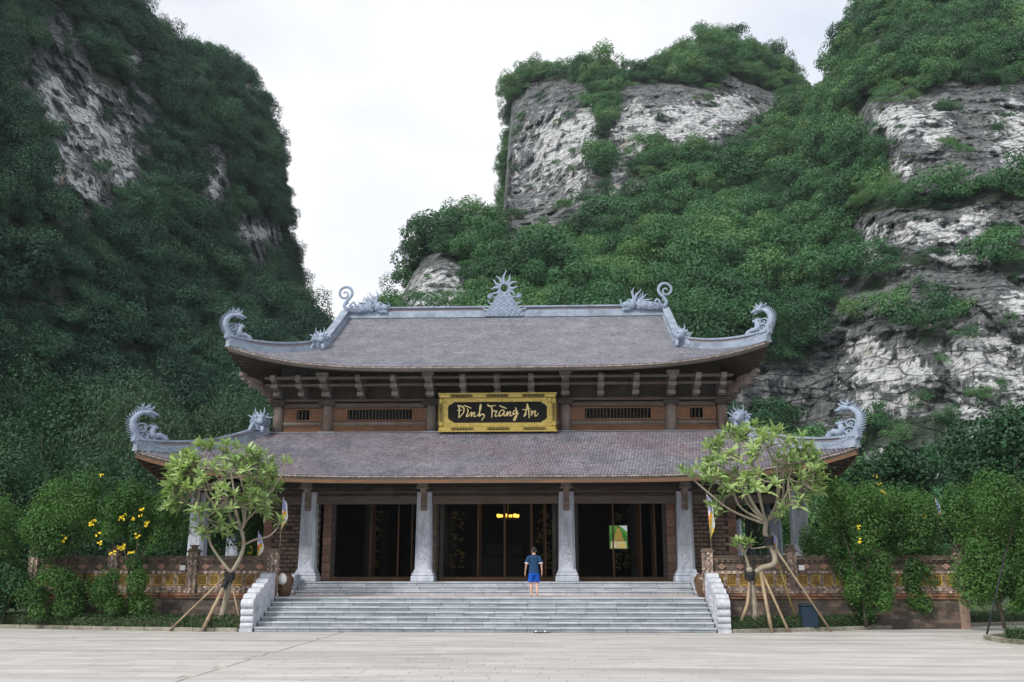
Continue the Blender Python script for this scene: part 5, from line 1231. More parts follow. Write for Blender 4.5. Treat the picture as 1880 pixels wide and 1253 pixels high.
STK = {
 'D': [[(378, 252), (395, 275), (402, 320), (398, 375), (392, 425)], [(385, 262), (430, 268), (462, 295), (466, 330), (448, 372), (415, 408), (392, 430)], [(368, 328), (405, 325), (442, 321)]],
 'i': [[(506, 302), (522, 335), (512, 372), (500, 402), (522, 408), (540, 385), (552, 366)], [(464, 256), (515, 276), (570, 298)]],
 'n': [[(552, 368), (572, 352), (568, 385), (562, 412), (585, 372), (606, 358), (612, 372), (600, 402), (618, 410), (640, 404)]],
 'h': [[(640, 404), (665, 380), (690, 320), (700, 268), (692, 248), (684, 290), (680, 350), (676, 408), (700, 388), (722, 380), (742, 395), (740, 420), (720, 446), (706, 470)]],
 'T': [[(786, 246), (812, 268), (850, 268), (900, 258)], [(838, 270), (850, 320), (850, 375), (844, 430)]],
 'r': [[(868, 326), (888, 342), (914, 338), (902, 372), (892, 402), (912, 410), (935, 398)]],
 'a': [[(1018, 328), (985, 326), (956, 352), (946, 388), (960, 406), (985, 395), (1008, 365), (1020, 335), (1014, 375), (1016, 400), (1034, 402), (1052, 366)], [(948, 262), (1000, 284), (1052, 304)]],
 'n2': [[(1052, 366), (1064, 348), (1060, 380), (1054, 408), (1078, 366), (1098, 350), (1104, 366), (1096, 398), (1112, 404), (1132, 390)]],
 'g': [[(1190, 340), (1162, 332), (1142, 352), (1140, 378), (1158, 384), (1182, 362), (1192, 338), (1192, 385), (1180, 432), (1162, 466), (1148, 458), (1156, 430), (1188, 396), (1216, 366)], [(1170, 288), (1180, 312), (1190, 336)]],
 'A': [[(1332, 236), (1330, 280), (1318, 336), (1298, 392), (1288, 412), (1308, 398), (1322, 370)], [(1334, 240), (1348, 300), (1354, 370), (1358, 440)], [(1266, 320), (1310, 320), (1378, 308)]],
 'n3': [[(1372, 352), (1396, 338), (1394, 370), (1386, 402), (1410, 362), (1436, 342), (1446, 352), (1436, 388), (1442, 410), (1462, 404), (1484, 368)]]}
def smooth2(P, n):
    P = np.array(P, float); t = np.linspace(0, len(P) - 1, n); i = np.clip(t.astype(int), 0, len(P) - 2); fr_ = (t - i)[:, None]
    p0, p1, p2, p3 = P[np.maximum(i - 1, 0)], P[i], P[i + 1], P[np.minimum(i + 2, len(P) - 1)]
    return .5 * (2 * p1 + (p2 - p0) * fr_ + (2 * p0 - 5 * p1 + 4 * p2 - p3) * fr_ ** 2 + (3 * p1 - p0 - 3 * p2 + p3) * fr_ ** 3)
for k, strokes in STK.items():
    b = MB()
    for s in strokes:
        n = max(8, len(s) * 4); P = smooth2([zx(*p) for p in s], n)
        rad = [(.034 if len(s) > 3 or k in 'T' else .026) * (0.62 + .38 * math.sin(math.pi * (j / (n - 1)) ** .7)) for j in range(n)]
        d = np.gradient(P, axis=0); a = np.abs(np.cos(np.arctan2(d[:, 1], d[:, 0]) - .9)); rad = [r * (1.28 - .55 * aa) for r, aa in zip(rad, a)]
        b.tube([(p[0], -.012, p[1]) for p in P], rad, 8, flat=((0, 1, 0), .5))
    b.build('gold_letter', M['goldtext'], sgn)

# ------------------------------------------------------------------ parapet walls
def panel_mesh():
    b = MB()
    for (x0, x1, z0, z1) in ((-.17, .17, .13, .17), (-.17, .17, -.17, -.13), (-.17, -.13, -.13, .13), (.13, .17, -.13, .13)): b.box(x0, x1, -.03, .03, z0, z1, .006, 0)
    b.box(-.13, .13, .0, .02, -.13, .13, 0, 1)
    b.tube([(.045 * math.cos(t), -.012, .045 * math.sin(t)) for t in np.linspace(0, 6.283, 11)], .013, 4, 0, cap=False)
    for k in range(8):
        a = k * math.pi / 4; r = .088 if k % 2 == 0 else .115
        b.tube([(r * math.cos(a) + .032 * math.cos(t), -.012, r * math.sin(a) + .032 * math.sin(t)) for t in np.linspace(0, 6.283, 8)], .011, 4, 0, cap=False)
    return b.mesh('ceramic_panel', [M['ceramic'], M['ceramdark']])
pm = panel_mesh()
dia = MB(); dia.prism([(-.16, 0), (0, .11), (.16, 0), (0, -.11)], 1, -.03, .02); diam = dia.mesh('diamond_tile', M['terra'])
def brickwork(b, x0, x1, z0, z1, y, bw, bh, q, proud=.03, mat=0, gap=.35, depth=.10):
    nr = max(1, int((z1 - z0) / bh)); bh = (z1 - z0) / nr
    for r_ in range(nr):
        n = max(1, round((x1 - x0) / bw)); w_ = (x1 - x0) / n; o = (r_ % 2) * w_ * .5
        for k in range(n + (1 if o else 0)):
            xa = max(x0, x0 + k * w_ - o); xb = min(x1, x0 + (k + 1) * w_ - o)
            if xb - xa < .02: continue
            p = q.uniform(-.006, .006) + (proud if (k + r_) % 2 else 0)
            b.box(xa + .004, xb - .004, y - p, y + depth, z0 + r_ * bh + .004, z0 + (r_ + 1) * bh - .004, 0, mat, q.random() if (k + r_) % 2 else q.random() * .6)
def parapet(s, label):
    e = tag(empty('parapet_wall', (s * 7.8, 2.62, 0)), label, 'wall', 'parapet walls beside the stairs'); q = random.Random(9 + s)
    O = Vector((s * 7.8, 2.62, 0)); Y = 2.55
    class PB(MB):
        def build(t, name, mats, parent=None, **k):
            t.v = [(a - O.x, c - O.y, d - O.z) for a, c, d in t.v]; return MB.build(t, name, mats, parent)
    xs = [7.80, 10.74, 13.66, 16.60]
    X = lambda a, c: (min(s * a, s * c), max(s * a, s * c))
    x0, x1 = X(7.72, 16.72)
    b = PB(); b.box(x0, x1, Y + .0, Y + .16, -.05, 1.0); b.box(x0, x1, Y + .06, Y + .22, 1.0, 2.36)
    b.build('wall_core', M['mortar'], e)
    b = PB(); brickwork(b, x0, x1, .05, 1.0, Y, .30, .12, q, .0); b.build('dado_bricks', M['mossbrick'], e)['kind'] = 'stuff'
    b = PB(); brickwork(b, x0 - .06, x1 + .06, 1.0, 1.09, Y - .06, .26, .09, q, .0, depth=.16); brickwork(b, x0 - .1, x1 + .1, 1.095, 1.19, Y - .10, .26, .095, q, 0, depth=.2); b.build('ledge_bricks', M['ledge'], e)['kind'] = 'stuff'
    bb = PB(); tp_ = PB(); fz = PB(); cp_ = PB()
    for a, c in zip(xs[:-1], xs[1:]):
        xa, xb = X(a + .16, c - .16)
        brickwork(bb, xa, xb, 1.20, 1.44, Y, .10, .062, q, .03)
        brickwork(bb, xa, xb, 1.86, 1.97, Y - .01, .10, .055, q, .03)
        n = 6; w_ = (xb - xa) / n
        for k in range(n + 1):
            u = xa + k * w_; brickwork(bb, max(xa, u - .055), min(xb, u + .055), 1.44, 1.86, Y + .0, .11, .07, q, .015)
        for k in range(n):
            inst('ceramic_panel', pm, e, (xa + (k + .5) * w_ - O.x, Y + .045 - O.y, 1.645), (0, 0, 0), (1.0, 1, 1.14))
        fz.box(xa, xb, Y + .02, Y + .1, 1.97, 2.26, 0, 0, .3)
        for k in range(4):
            inst('diamond_tile', diam, e, (xa + (k + .5) * (xb - xa) / 4 - O.x, Y - .0 - O.y, 2.115))
        brickwork(cp_, xa, xb, 2.26, 2.33, Y - .03, .10, .07, q, .03, depth=.2); brickwork(cp_, xa, xb, 2.33, 2.40, Y - .08, .22, .07, q, .0, depth=.34); brickwork(cp_, xa, xb, 2.40, 2.50, Y - .02, .16, .05, q, .02, depth=.22)
    bb.build('small_bricks', M['palebrick'], e)['kind'] = 'stuff'
    fz.build('frieze', M['mossbrick'], e); cp_.build('coping', M['mossbrick'], e)['kind'] = 'stuff'
    for i, a in enumerate(xs):
        b = PB(); xa = s * a; b.box(xa - .155, xa + .155, Y - .06, Y + .24, 1.19, 2.62, 0, 0, .2)
        brickwork(b, xa - .165, xa + .165, 1.19, 2.62, Y - .085, .082, .085, q, .03, depth=.05)
        for sx in (-1, 1):                                       # returns of the pillar bricks on its two sides
            for r_ in range(16):
                for k in range(3):
                    if (k + r_) % 2: b.box(xa + sx * .15, xa + sx * .19, Y - .06 + k * .10, Y + .02 + k * .10, 1.20 + r_ * .088, 1.27 + r_ * .088, 0, 0, q.random())
        p = b.build('wall_pillar', M['palebrick'], e)
        b = PB(); b.box(xa - .22, xa + .22, Y - .14, Y + .32, 2.62, 2.68, .01); b.box(xa - .17, xa + .17, Y - .09, Y + .27, 2.68, 2.74, .01)
        if i: b.box(xa - .10, xa + .10, Y - .02, Y + .2, 2.74, 2.84, .02); b.box(xa - .15, xa + .15, Y - .06, Y + .24, 2.84, 2.88, .01)
        b.build('pillar_cap', M['mossbrick'], p)
        if i in (0, 3):
            b = PB(); b.box(xa - .16, xa + .16, Y - .05, Y + .24, 0, 1.0, 0, 0, .8); b.build('pillar_foot', M['brick'] if i == 3 else M['mossbrick'], e)
parapet(-1, 'weathered brick parapet with yellow ceramic panels, behind the two topiary trees left of the stairs')
parapet(1, 'weathered brick parapet with yellow ceramic panels and a dark blue bin in front, right of the stairs')
for s, lab in ((-1, 'small white floodlight fixed under the coping of the wall, left of the stairs'), (1, 'small white floodlight fixed under the wall coping behind the leaning pole')):
    e = tag(empty('floodlight', (s * 11.05, 2.46, 2.06)), lab, 'lamp', 'small floodlights on the parapet')
    b = MB(); b.box(-.10, .10, -.10, -.02, -.08, .10, .015); b.build('lamp_head', M['white'], e); b = MB(); b.box(-.02, .02, -.03, .06, -.10, -.06); b.build('lamp_bracket', M['rubber'], e)

# ------------------------------------------------------------------ jars
def jar(x, label):
    e = tag(empty('glazed_jar', (x, 3.15, LAND)), label, 'jar', 'brown jars on the landing')
    prof = [(.17, 0), (.20, .02), (.26, .2), (.31, .42), (.33, .56), (.31, .66), (.26, .73), (.23, .75), (.25, .79), (.26, .80), (.23, .80), (.21, .74), (.24, .66), (.2, .4), (.1, .1)]
    b = MB(); b.lathe(prof, n=28); b.build('jar_body', M['jar'], e); b = MB()
    for k in range(3): b.tube([(.332 * math.cos(t), .332 * math.sin(t), .52 + k * .05) for t in np.linspace(0, 6.283, 30)], .006, 4, cap=False)
    b.build('jar_rings', M['jar'], e); return e
jar(-7.5, 'brown glazed jar with a white bag over its rim at the top of the stairs'); jar(7.70, 'brown glazed jar half hidden by the brick pillar with the flag')
bagm = MB(); rs_ = np.random.default_rng(4); bagm.ball((0, 0, 0), (.15, .13, .19), 12, 9)
bagm.v = [(p[0] * (1 + .18 * rs_.normal()), p[1] * (1 + .18 * rs_.normal()), p[2] * (1 + .1 * rs_.normal())) for p in bagm.v]; bagm.v = [(p[0], p[1], p[2]) for p in bagm.v]
bg_ = bagm.build('plastic_bag', M['white'], None, (-7.50, 2.82, LAND + .62)); tag(bg_, 'crumpled white plastic bag hung over the rim of the brown jar', 'bag')

# ------------------------------------------------------------------ flags
FL = ['f_blue', 'f_yellow', 'f_red', 'f_white', 'f_orange']
def flag(x, y, z0, z1, h, label, seed, lean=0.0, wide=.20):
    """limp five coloured pennant on a thin pole"""
    e = tag(empty('flag', (x, y, z0)), label, 'flag', 'five coloured pennants around the temple'); q = random.Random(seed)
    b = MB(); b.tube([(0, 0, 0), (lean * .5, 0, (z1 - z0) * .5), (lean, 0, z1 - z0)], [.014, .012, .008], 7); b.build('flag_pole', M['stake'], e)
    top = z1 - z0; b = MB(); n = 16; rows = []
    for i in range(n + 1):
        t = i / n; wv = wide * (math.sin(math.pi * min(1, t * 1.05) ** .8) ** .8) * (1 + .2 * math.sin(t * 9 + seed)) + .012
        z = top - t * h; r_ = []
        for j in range(5):
            u = j / 4; r_.append((lean * (1 - t * h / top) + u * wv, .045 * math.sin(u * 5 + t * 4 + seed), z - u * .12 * (1 + t)))
        rows.append(r_)
    for i in range(n):
        for j in range(4):
            c = (0 if j < 3 else 3) if i < n * .42 else ((1, 3, 3, 4)[(j + i // 3) % 4] if i < n * .7 else (1, 1, 3, 1)[j])
            b.add([rows[i][j], rows[i][j + 1], rows[i + 1][j + 1], rows[i + 1][j]], [(0, 1, 2, 3)], c, smooth=True)
    o = b.build('flag_cloth', [M[k] for k in FL], e); md = o.modifiers.new('cloth', 'SOLIDIFY'); md.thickness = .006
    return e
flag(8.0, 2.72, 2.55, 4.72, 1.42, 'limp blue and yellow pennant on a pole at the brick pillar beside the stairs', 1, -.12, .24)
flag(-7.72, 3.0, 2.0, 4.64, 1.0, 'pale pennant hanging between the frangipani leaves and the left brick wall', 2, .05, .2)
flag(-8.7, 3.6, 1.2, 3.42, .9, 'small red and yellow pennant behind the trunk of the straight frangipani', 3, 0, .2)
flag(-15.75, 2.9, 2.0, 4.55, 1.1, 'pennant with yellow and blue folds amid the leftmost topiary crown', 4, 0, .22)
flag(-12.2, 2.9, 2.0, 4.45, 1.1, 'pennant with a white fold among the yellow flowers', 5, 0, .22)
flag(12.95, 3.0, 2.0, 4.45, 1.0, 'bright yellow and blue pennant in front of the shrubs right of the corner column', 6, .02, .2)
flag(10.25, 3.1, 1.6, 3.35, .8, 'small orange and yellow pennant behind the twisted trunk', 7, 0, .18)
flag(16.2, 3.2, 2.0, 4.55, 1.1, 'pennant mostly hidden by the rounded shrub near the end of the right wall', 8, 0, .2)

# ------------------------------------------------------------------ small things
e = tag(empty('litter_bin', (10.9, 1.22, .06)), 'dark blue litter bin standing in the hedge before the right brick wall', 'bin')
b = MB(); b.box(-.27, .27, -.22, .22, 0.03, .74, .03); 
for k in range(6): b.box(-.24 + k * .085, -.20 + k * .085, -.235, -.215, .08, .66, .006)
b.build('bin_body', M['binblue'], e); b = MB(); b.box(-.29, .29, -.24, .24, .745, .80, .025); b.build('bin_lid', M['binblue'], e)
def slipper(x, y, rz, label):
    e = tag(empty('slipper', (x, y, 0), rz), label, 'shoe', 'slippers left at the foot of the stairs')
    P = [(-.045, -.13), (.045, -.13), (.052, 0), (.058, .08), (.04, .14), (0, .15), (-.04, .14), (-.055, .08), (-.045, 0)]
    b = MB(); b.prism(P, 2, 0, .028); b.build('sole', M['rubber'], e)
    b = MB(); b.tube([(-.056, .05, .025), (-.03, .05, .065), (.03, .05, .065), (.056, .05, .025)], [.02, .03, .03, .02], 7, flat=((0, 0, 1), .35)); b.build('strap', M['white'], e)
slipper(1.80, -.32, 1.2, 'white strapped slipper lying on the paving at the foot of the stairs'); slipper(2.08, -.24, 1.75, 'dark slipper lying beside the white one at the foot of the stairs')
# chandelier
e = tag(empty('chandelier', (.25, 12.4, 5.4)), 'lit chandelier glowing warm inside the dark middle doorway', 'chandelier')
b = MB(); b.tube([(0, 0, 0), (0, 0, -1.05)], .02, 6); b.tube([(.45 * math.cos(t), .45 * math.sin(t), -1.1) for t in np.linspace(0, 6.283, 20)], .025, 6, cap=False)
b.tube([(-.45, 0, -1.1), (.45, 0, -1.1)], .02, 6); b.tube([(0, -.45, -1.1), (0, .45, -1.1)], .02, 6); b.build('lamp_arms', M['gold'], e)
for k in range(6):
    a = k * math.pi / 3 + .3; b = MB(); b.lathe([(.03, 0), (.07, .03), (.09, .12), (.06, .16)], (.45 * math.cos(a), .45 * math.sin(a), -1.08), 10); b.build('lamp_shade', M['lamp'], e)
# framed backlit picture of a seated gilded statue
e = tag(empty('lit_picture', (5.06, 8.93, 2.86)), 'lit picture of a golden seated statue before a green hill, in the right doorway', 'picture')
def pic(c, n, em=.16): return flat(n, c, .8, em)
PWd, PHt = .74, .95
def pp(name, poly, c, k):
    b = MB(); b.prism([(x * PWd - PWd / 2, z * PHt) for x, z in poly], 1, -.004 * k - .004, -.004 * k); b.build(name, pic(c, name + '_print'), e)
pp('picture_ground', [(0, 0), (1, 0), (1, 1), (0, 1)], (.10, .30, .05), 0)
pp('picture_sky', [(.55, 1), (1, 1), (1, .72), (.85, .82), (.7, .93)], (.62, .72, .76), 1); pp('picture_hill', [(0, .55), (.25, .8), (.5, .66), (.78, .74), (1, .5), (1, .3), (0, .3)], (.05, .20, .03), 1.5)
pp('picture_plinth', [(.04, .02), (.96, .02), (.92, .32), (.08, .34)], (.62, .52, .30), 2)
def ell(cx, cz, rx, rz, n=16): return [(cx + rx * math.cos(t), cz + rz * math.sin(t)) for t in np.linspace(0, 6.283, n, endpoint=False)]
pp('picture_knees', ell(.5, .40, .33, .09), (.36, .24, .05), 3); pp('picture_body', [(.28, .38), (.72, .38), (.70, .66), (.60, .74), (.40, .74), (.30, .66)], (.42, .29, .07), 4); pp('picture_head', ell(.5, .84, .10, .11), (.46, .33, .10), 5); pp('picture_hair', ell(.5, .92, .075, .055), (.20, .13, .03), 6); pp('picture_offering', [(.12, .06), (.34, .06), (.32, .24), (.14, .22)], (.75, .66, .45), 5.5); pp('picture_offering', [(.56, .06), (.86, .06), (.84, .22), (.58, .26)], (.70, .55, .12), 5.6)
b = MB(); b.box(-.40, .40, .004, .05, -.03, .98, .01); b.build('picture_back', M['wood'], e)

# ------------------------------------------------------------------ frangipani trees
def frangipani(base, trunk, forks, crown, label, seed, extra=()):
    """base in world; trunk: list of (x,y,z,r) relative; forks: starts on the trunk; crown: centre, radii relative"""
    e = tag(empty('frangipani_tree', base), label, 'tree', 'frangipani trees before the temple'); q = random.Random(seed)
    b = MB()
    def limb(P, r0, r1, n=10):
        S = smooth2(P, n); b.tube([tuple(p) for p in S], [r0 + (r1 - r0) * k / (n - 1) for k in range(n)], 7)
    for tr in trunk:
        S = smooth2([t[:3] for t in tr], len(tr) * 4); rr = np.interp(np.linspace(0, len(tr) - 1, len(S)), range(len(tr)), [t[3] for t in tr])
        b.tube([tuple(p) for p in S], [r * .84 * (1 + .09 * q.uniform(-1, 1)) for r in rr], 10)
    C, Rd = np.array(crown[0]), np.array(crown[1]); tips = []
    def clampc(p, f):
        d = (p - C) / Rd; L = np.linalg.norm(d); return C + d / L * f * Rd if L > 1e-6 else p
    for (p0, dirs, r0) in forks:
        p0 = np.array(p0, float)
        for d in dirs:
            p1 = clampc(C + np.array(d) * Rd, .50 + .08 * q.uniform(-1, 1)); mid = (p0 + p1) / 2 + np.array([q.uniform(-.16, .16) + .22 * d[0], q.uniform(-.2, .2), -.16 + q.uniform(-.18, .06)])
            r0 = r0 * 1.0; limb([p0, mid, p1], r0 * .85, r0 * .5)
            for k in range(3):
                v = np.array(d) + np.array([q.uniform(-.55, .55), q.uniform(-.55, .55), q.uniform(-.30, .50)]); v /= np.linalg.norm(v)
                p2 = clampc(C + v * Rd, .74 + .06 * q.uniform(-1, 1)); limb([p1, (p1 + p2) / 2 + np.array([q.uniform(-.12, .12), q.uniform(-.12, .12), -.08]), p2], r0 * .5, r0 * .34, 7)
                if q.random() < .6: tips.append((p1 + (p2 - p1) * q.uniform(.3, .8) + np.array([q.uniform(-.2, .2), q.uniform(-.3, .1), q.uniform(-.05, .2)]), np.array([d[0] * .6, d[1] * .6 - .3, .6])))
                if q.random() < .85: tips.append((p2 + np.array([q.uniform(-.15, .15), q.uniform(-.25, .0), q.uniform(.02, .15)]), np.array([d[0] * .5, d[1] * .5 - .2, .8])))
                for m in range(4):
                    u = v + np.array([q.uniform(-.36, .36), q.uniform(-.36, .36), q.uniform(-.18, .32)]); u /= np.linalg.norm(u)
                    p3 = clampc(C + u * Rd, .93 + .09 * q.uniform(-1, 1)); limb([p2, (p2 + p3) / 2 + np.array([0, 0, -.04]), p3], r0 * .34, r0 * .27, 5); tips.append((p3, (p3 - p2) / np.linalg.norm(p3 - p2) * .6 + np.array([0, 0, .8])))
    for (P, r0, n3) in extra:
        limb([np.array(p) for p in P], r0, r0 * .6, 12)
        pe = np.array(P[-1]); dv = pe - np.array(P[-2]); dv /= np.linalg.norm(dv)
        for m in range(n3):
            p3 = pe + dv * .12 + np.array([q.uniform(-.25, .25), q.uniform(-.25, .25), q.uniform(.02, .28)]); limb([pe, (pe + p3) / 2, p3], r0 * .6, r0 * .45, 4); tips.append((p3, np.array([0, 0, 1.0]) + dv * .4))
    b.build('trunk', M['bark'], e)
    # leaves: whorls of long leaves at the tips
    L, Wd = .35, .105
    pf = [(0, .012), (.25, .36), (.55, .5), (.82, .34), (1.0, .02)]
    def leafmesh(bend):
        vs = []
        for t, w_ in pf:
            x = L * t; z = -bend * L * t * t
            vs += [(x, -w_ * Wd, z + .018 * w_ * 2), (x, 0, z), (x, w_ * Wd, z + .018 * w_ * 2)]
        fs = []
        for i in range(len(pf) - 1):
            for j in (0, 1): fs.append((3 * i + j, 3 * i + j + 1, 3 * i + 4 + j, 3 * i + 3 + j))
        return np.array(vs), fs
    LM = []
    for bnd in (.10, .28, .48):
        vs, fs = leafmesh(bnd); m = MB(); m.add([tuple(v) for v in vs], fs, 0, .5, True); LM.append((m.mesh('leaf', M['fr_leaf']), vs, fs))
    leaves = []
    for p, d in tips:
        d = Vector(d).normalized(); Q = d.to_track_quat('Z', 'Y'); n = q.randint(7, 11); a0 = q.uniform(0, 6)
        for k in range(n):
            a = a0 + k * 2.4; up = R(q.uniform(5, 62) if k < n * .7 else q.uniform(55, 80)); sc_ = q.uniform(.72, 1.15)
            leaves.append((Matrix.Translation(Vector(p) - d * q.uniform(0, .07)) @ Q.to_matrix().to_4x4() @ Matrix.Rotation(a, 4, 'Z') @ Matrix.Rotation(-up, 4, 'Y') @ Matrix.Scale(sc_, 4), q.randrange(3)))
    leaves.sort(key=lambda m: m[0].translation.y)
    for mx_, k in leaves[:300]:
        o = bpy.data.objects.new('leaf', LM[k][0]); col.objects.link(o); o.parent = e; o.matrix_local = mx_
    m = MB()
    for mx_, k in leaves[300:]:
        m.add([tuple(mx_ @ Vector(v)) for v in LM[k][1]], LM[k][2], 0, q.random(), True)
    if leaves[300:]: inst('foliage', m.mesh('foliage', M['fr_leaf2']), e)['kind'] = 'stuff'
    return e
# px scale at this distance is about 53 per metre
frangipani((-9.05, .85, .08), [[(0, 0, 0, .16), (.10, 0, .6, .13), (.22, 0, 1.3, .11), (.30, 0, 1.85, .10)], [(.30, 0, 1.85, .085), (.55, .05, 2.35, .08), (.62, .1, 2.9, .08), (.45, .0, 3.5, .075), (.30, 0, 4.0, .07)], [(.28, 0, 1.82, .07), (-.05, -.05, 2.2, .06), (-.45, 0, 2.7, .055), (-.62, 0, 3.1, .05)]],
    [((.30, 0, 4.0), [(-.75, -.3, -.25), (-.3, .55, .15), (.2, -.7, .2), (.15, .1, .9), (-.55, .2, .55), (-.5, -.6, .2)], .060), ((.52, .05, 3.3), [(.78, -.3, -.20), (.7, .5, .1), (.55, -.4, .55), (.85, -.3, -.72), (.35, -.7, -.62)], .058), ((-.55, 0, 3.05), [(-.85, .1, -.05), (-.5, -.6, .1), (-.75, -.3, -.6)], .05)],
    ((-.25, 0, 4.75), (1.98, 1.5, 1.72)), 'frangipani with one straight grey trunk and a wide leafy crown, left of the stairs', 5,
    extra=[([(.60, .1, 2.75), (1.1, -.1, 2.95), (1.55, -.1, 3.05), (1.85, -.1, 3.35)], .04, 3), ([(.50, .05, 3.4), (1.2, -.1, 4.1), (1.75, -.1, 4.9), (1.95, -.1, 5.25)], .035, 2)])
frangipani((9.0, .80, .08), [[(0, 0, 0, .15), (.02, 0, .7, .14), (-.02, 0, 1.4, .13), (-.08, 0, 2.0, .12)], [(.05, .05, 1.75, .11), (.35, .05, 1.98, .11), (.72, 0, 2.10, .11), (.80, 0, 2.35, .11), (.66, 0, 2.75, .105), (.52, 0, 3.15, .10), (.58, 0, 3.55, .095)]],
    [((.58, 0, 3.5), [(-.80, -.2, -.32), (-.55, .5, .05), (-.25, -.65, .25), (0, .2, .9), (-.5, -.1, .6), (-.55, -.5, -.1)], .062), ((.60, 0, 3.55), [(.78, -.3, -.15), (.6, .55, .2), (.45, -.5, .5), (.75, .1, .35), (.85, -.2, -.5)], .062)],
    ((.45, 0, 5.1), (2.15, 1.6, 1.75)), 'frangipani with a twisted grey trunk propped by many stakes, right of the stairs', 9,
    extra=[([(.50, 0, 3.45), (-.6, -.1, 3.9), (-1.35, -.1, 4.5), (-1.85, -.1, 4.95)], .045, 4), ([(-.08, 0, 1.95), (-.15, -.05, 2.25), (-.22, -.1, 2.45)], .06, 5), ([(.66, 0, 2.7), (.3, -.1, 2.65), (.0, -.15, 2.62)], .035, 2)])
def stake(p0, p1, r, label, mat='stake', cap=False, curve=0.0, grp='wooden props of the frangipani trees'):
    e = tag(empty('wooden_stake', p0), label, 'stake', grp); v = Vector(p1) - Vector(p0)
    r *= .8; b = MB(); b.tube([(0, 0, 0), tuple(v * .5 + Vector((curve, 0, 0))), tuple(v)], [r, r * .95, r * .85], 8); b.build('pole', M[mat], e)
    if cap: b = MB(); b.tube([tuple(v * .86), tuple(v * 1.02)], r * 1.35, 10); b.build('rubber_pad', M['rubber'], e)
stake((-9.35, -.05, 0), (-8.88, .74, 1.62), .085, 'thick bare stake with a black rubber pad propping the straight trunk', cap=True)
stake((-10.55, .15, 0), (-8.95, .72, 1.75), .045, 'thin stake leaning low from the left against the straight trunk')
stake((-8.15, .45, 0), (-8.78, .80, 1.75), .045, 'thin stake between the straight trunk and the stair cheek wall')
stake((8.35, .35, 0.03), (8.92, .72, 1.75), .07, 'curved pale stake leaning from the cheek wall to the twisted tree', curve=.12)
stake((9.42, .10, 0), (9.28, .74, 1.92), .075, 'upright rough stake standing close to the twisted trunk')
stake((10.02, .30, 0), (9.32, .76, 1.95), .055, 'slanting stake just right of the twisted trunk')
stake((11.5, .70, 0), (9.68, .78, 2.95), .045, 'long pale pole leaning from the hedge to the fork of the twisted tree')
stake((10.55, 1.2, .1), (9.66, .82, 3.15), .05, 'yellowish bamboo pole held at the fork of the twisted tree', mat='bamboo')
stake((15.45, -1.9, 0), (16.75, -.9, 2.6), .04, 'dark slanting pole in the island bed at the far right', mat='rubber', grp=None)
for (x, y, z, lab) in ((9.62, .76, 3.0, 'black strap tied at the upper fork of the twisted tree'), (8.92, .72, 1.85, 'black strap wrapped where the short stake meets the twisted tree'), (-8.80, .80, 1.82, 'black strap wrapped round the fork of the straight frangipani')):
    b = MB(); q = random.Random(int(z * 100))
    for k in range(6): b.tube([((.15 + .02 * q.random()) * math.cos(t), (.15 + .02 * q.random()) * math.sin(t), -.15 + .05 * k + .03 * math.sin(t)) for t in np.linspace(0, 6.283, 12)], .024, 5, cap=False)
    b.tube([(.1, -.12, 0), (.14, -.16, -.2), (.1, -.16, -.34)], .02, 5)
    tag(b.build('strap', M['rubber'], None, (x, y, z)), lab, 'strap')

# ------------------------------------------------------------------ shrubs and trees
def leaf_blob(C, Rr, n, L, rs, lobes=14, core=.45, ratio=.55, droop=0.0):
    """irregular crown: leaf lobes spread through an ellipsoid with holes between"""
    d = rs.normal(size=(lobes, 3)); d /= np.linalg.norm(d, axis=1, keepdims=True); rr = rs.uniform(.25, .90, (lobes, 1)) ** .6
    cc = d * rr; lr = rs.uniform(.20, .46, lobes); k = rs.choice(lobes, n, p=lr ** 2 / (lr ** 2).sum())
    v = rs.normal(size=(n, 3)); v /= np.linalg.norm(v, axis=1, keepdims=True); v[:, 2] += .15
    P = cc[k] + v * (lr[k] * np.where(rs.uniform(0, 1, n) < .16, rs.uniform(1.0, 1.75, n), rs.uniform(core, 1.15, n) ** .6))[:, None]
    P = np.array(C) + P * np.array(Rr)
    Nn = v + rs.normal(size=(n, 3)) * .5 + np.array([0, 0, .4]); Ls = rs.uniform(L * .7, L * 1.3, n)
    V, Fq = leaf_quads(P, Nn, Ls, Ls * ratio, rs, droop)
    t = np.clip(rs.uniform(.1, .9, lobes)[k] * .55 + rs.uniform(0, .45, n), 0, 1)
    return V, Fq, t
def merge(parts):
    Vs, Fs, Ts, n0 = [], [], [], 0
    for V, Fq, t in parts: Vs.append(V); Fs.append(Fq + n0); Ts.append(t); n0 += len(V)
    return np.concatenate(Vs), np.concatenate(Fs), np.concatenate(Ts)
def limbs(b, h0, h1, spread, r, q, n=6):
    b.tube([(0, 0, 0), (q.uniform(-.1, .1), 0, h0 * .5), (q.uniform(-.1, .1), q.uniform(-.1, .1), h0)], [r, r * .85, r * .7], 8)
    for k in range(n):
        a = k * 2.4 + q.random(); f = q.uniform(.6, 1); z = h0 * q.uniform(.55, 1)
        p1 = (math.cos(a) * spread * .5 * f, math.sin(a) * spread * .5 * f, z + (h1 - z) * .5); p2 = (math.cos(a) * spread * f, math.sin(a) * spread * f, z + (h1 - z) * .9)
        b.tube([(0, 0, z), p1, p2], [r * .5, r * .33, r * .12], 6)
fl_m = MB()
for k in range(5):
    a = k * 1.2566; fl_m.add([(0, 0, 0), (.05 * math.cos(a - .5), .05 * math.sin(a - .5), .035), (.085 * math.cos(a), .085 * math.sin(a), .03), (.05 * math.cos(a + .5), .05 * math.sin(a + .5), .035)], [(0, 1, 2, 3)])
fl_mesh = fl_m.mesh('flower', M['flower'])
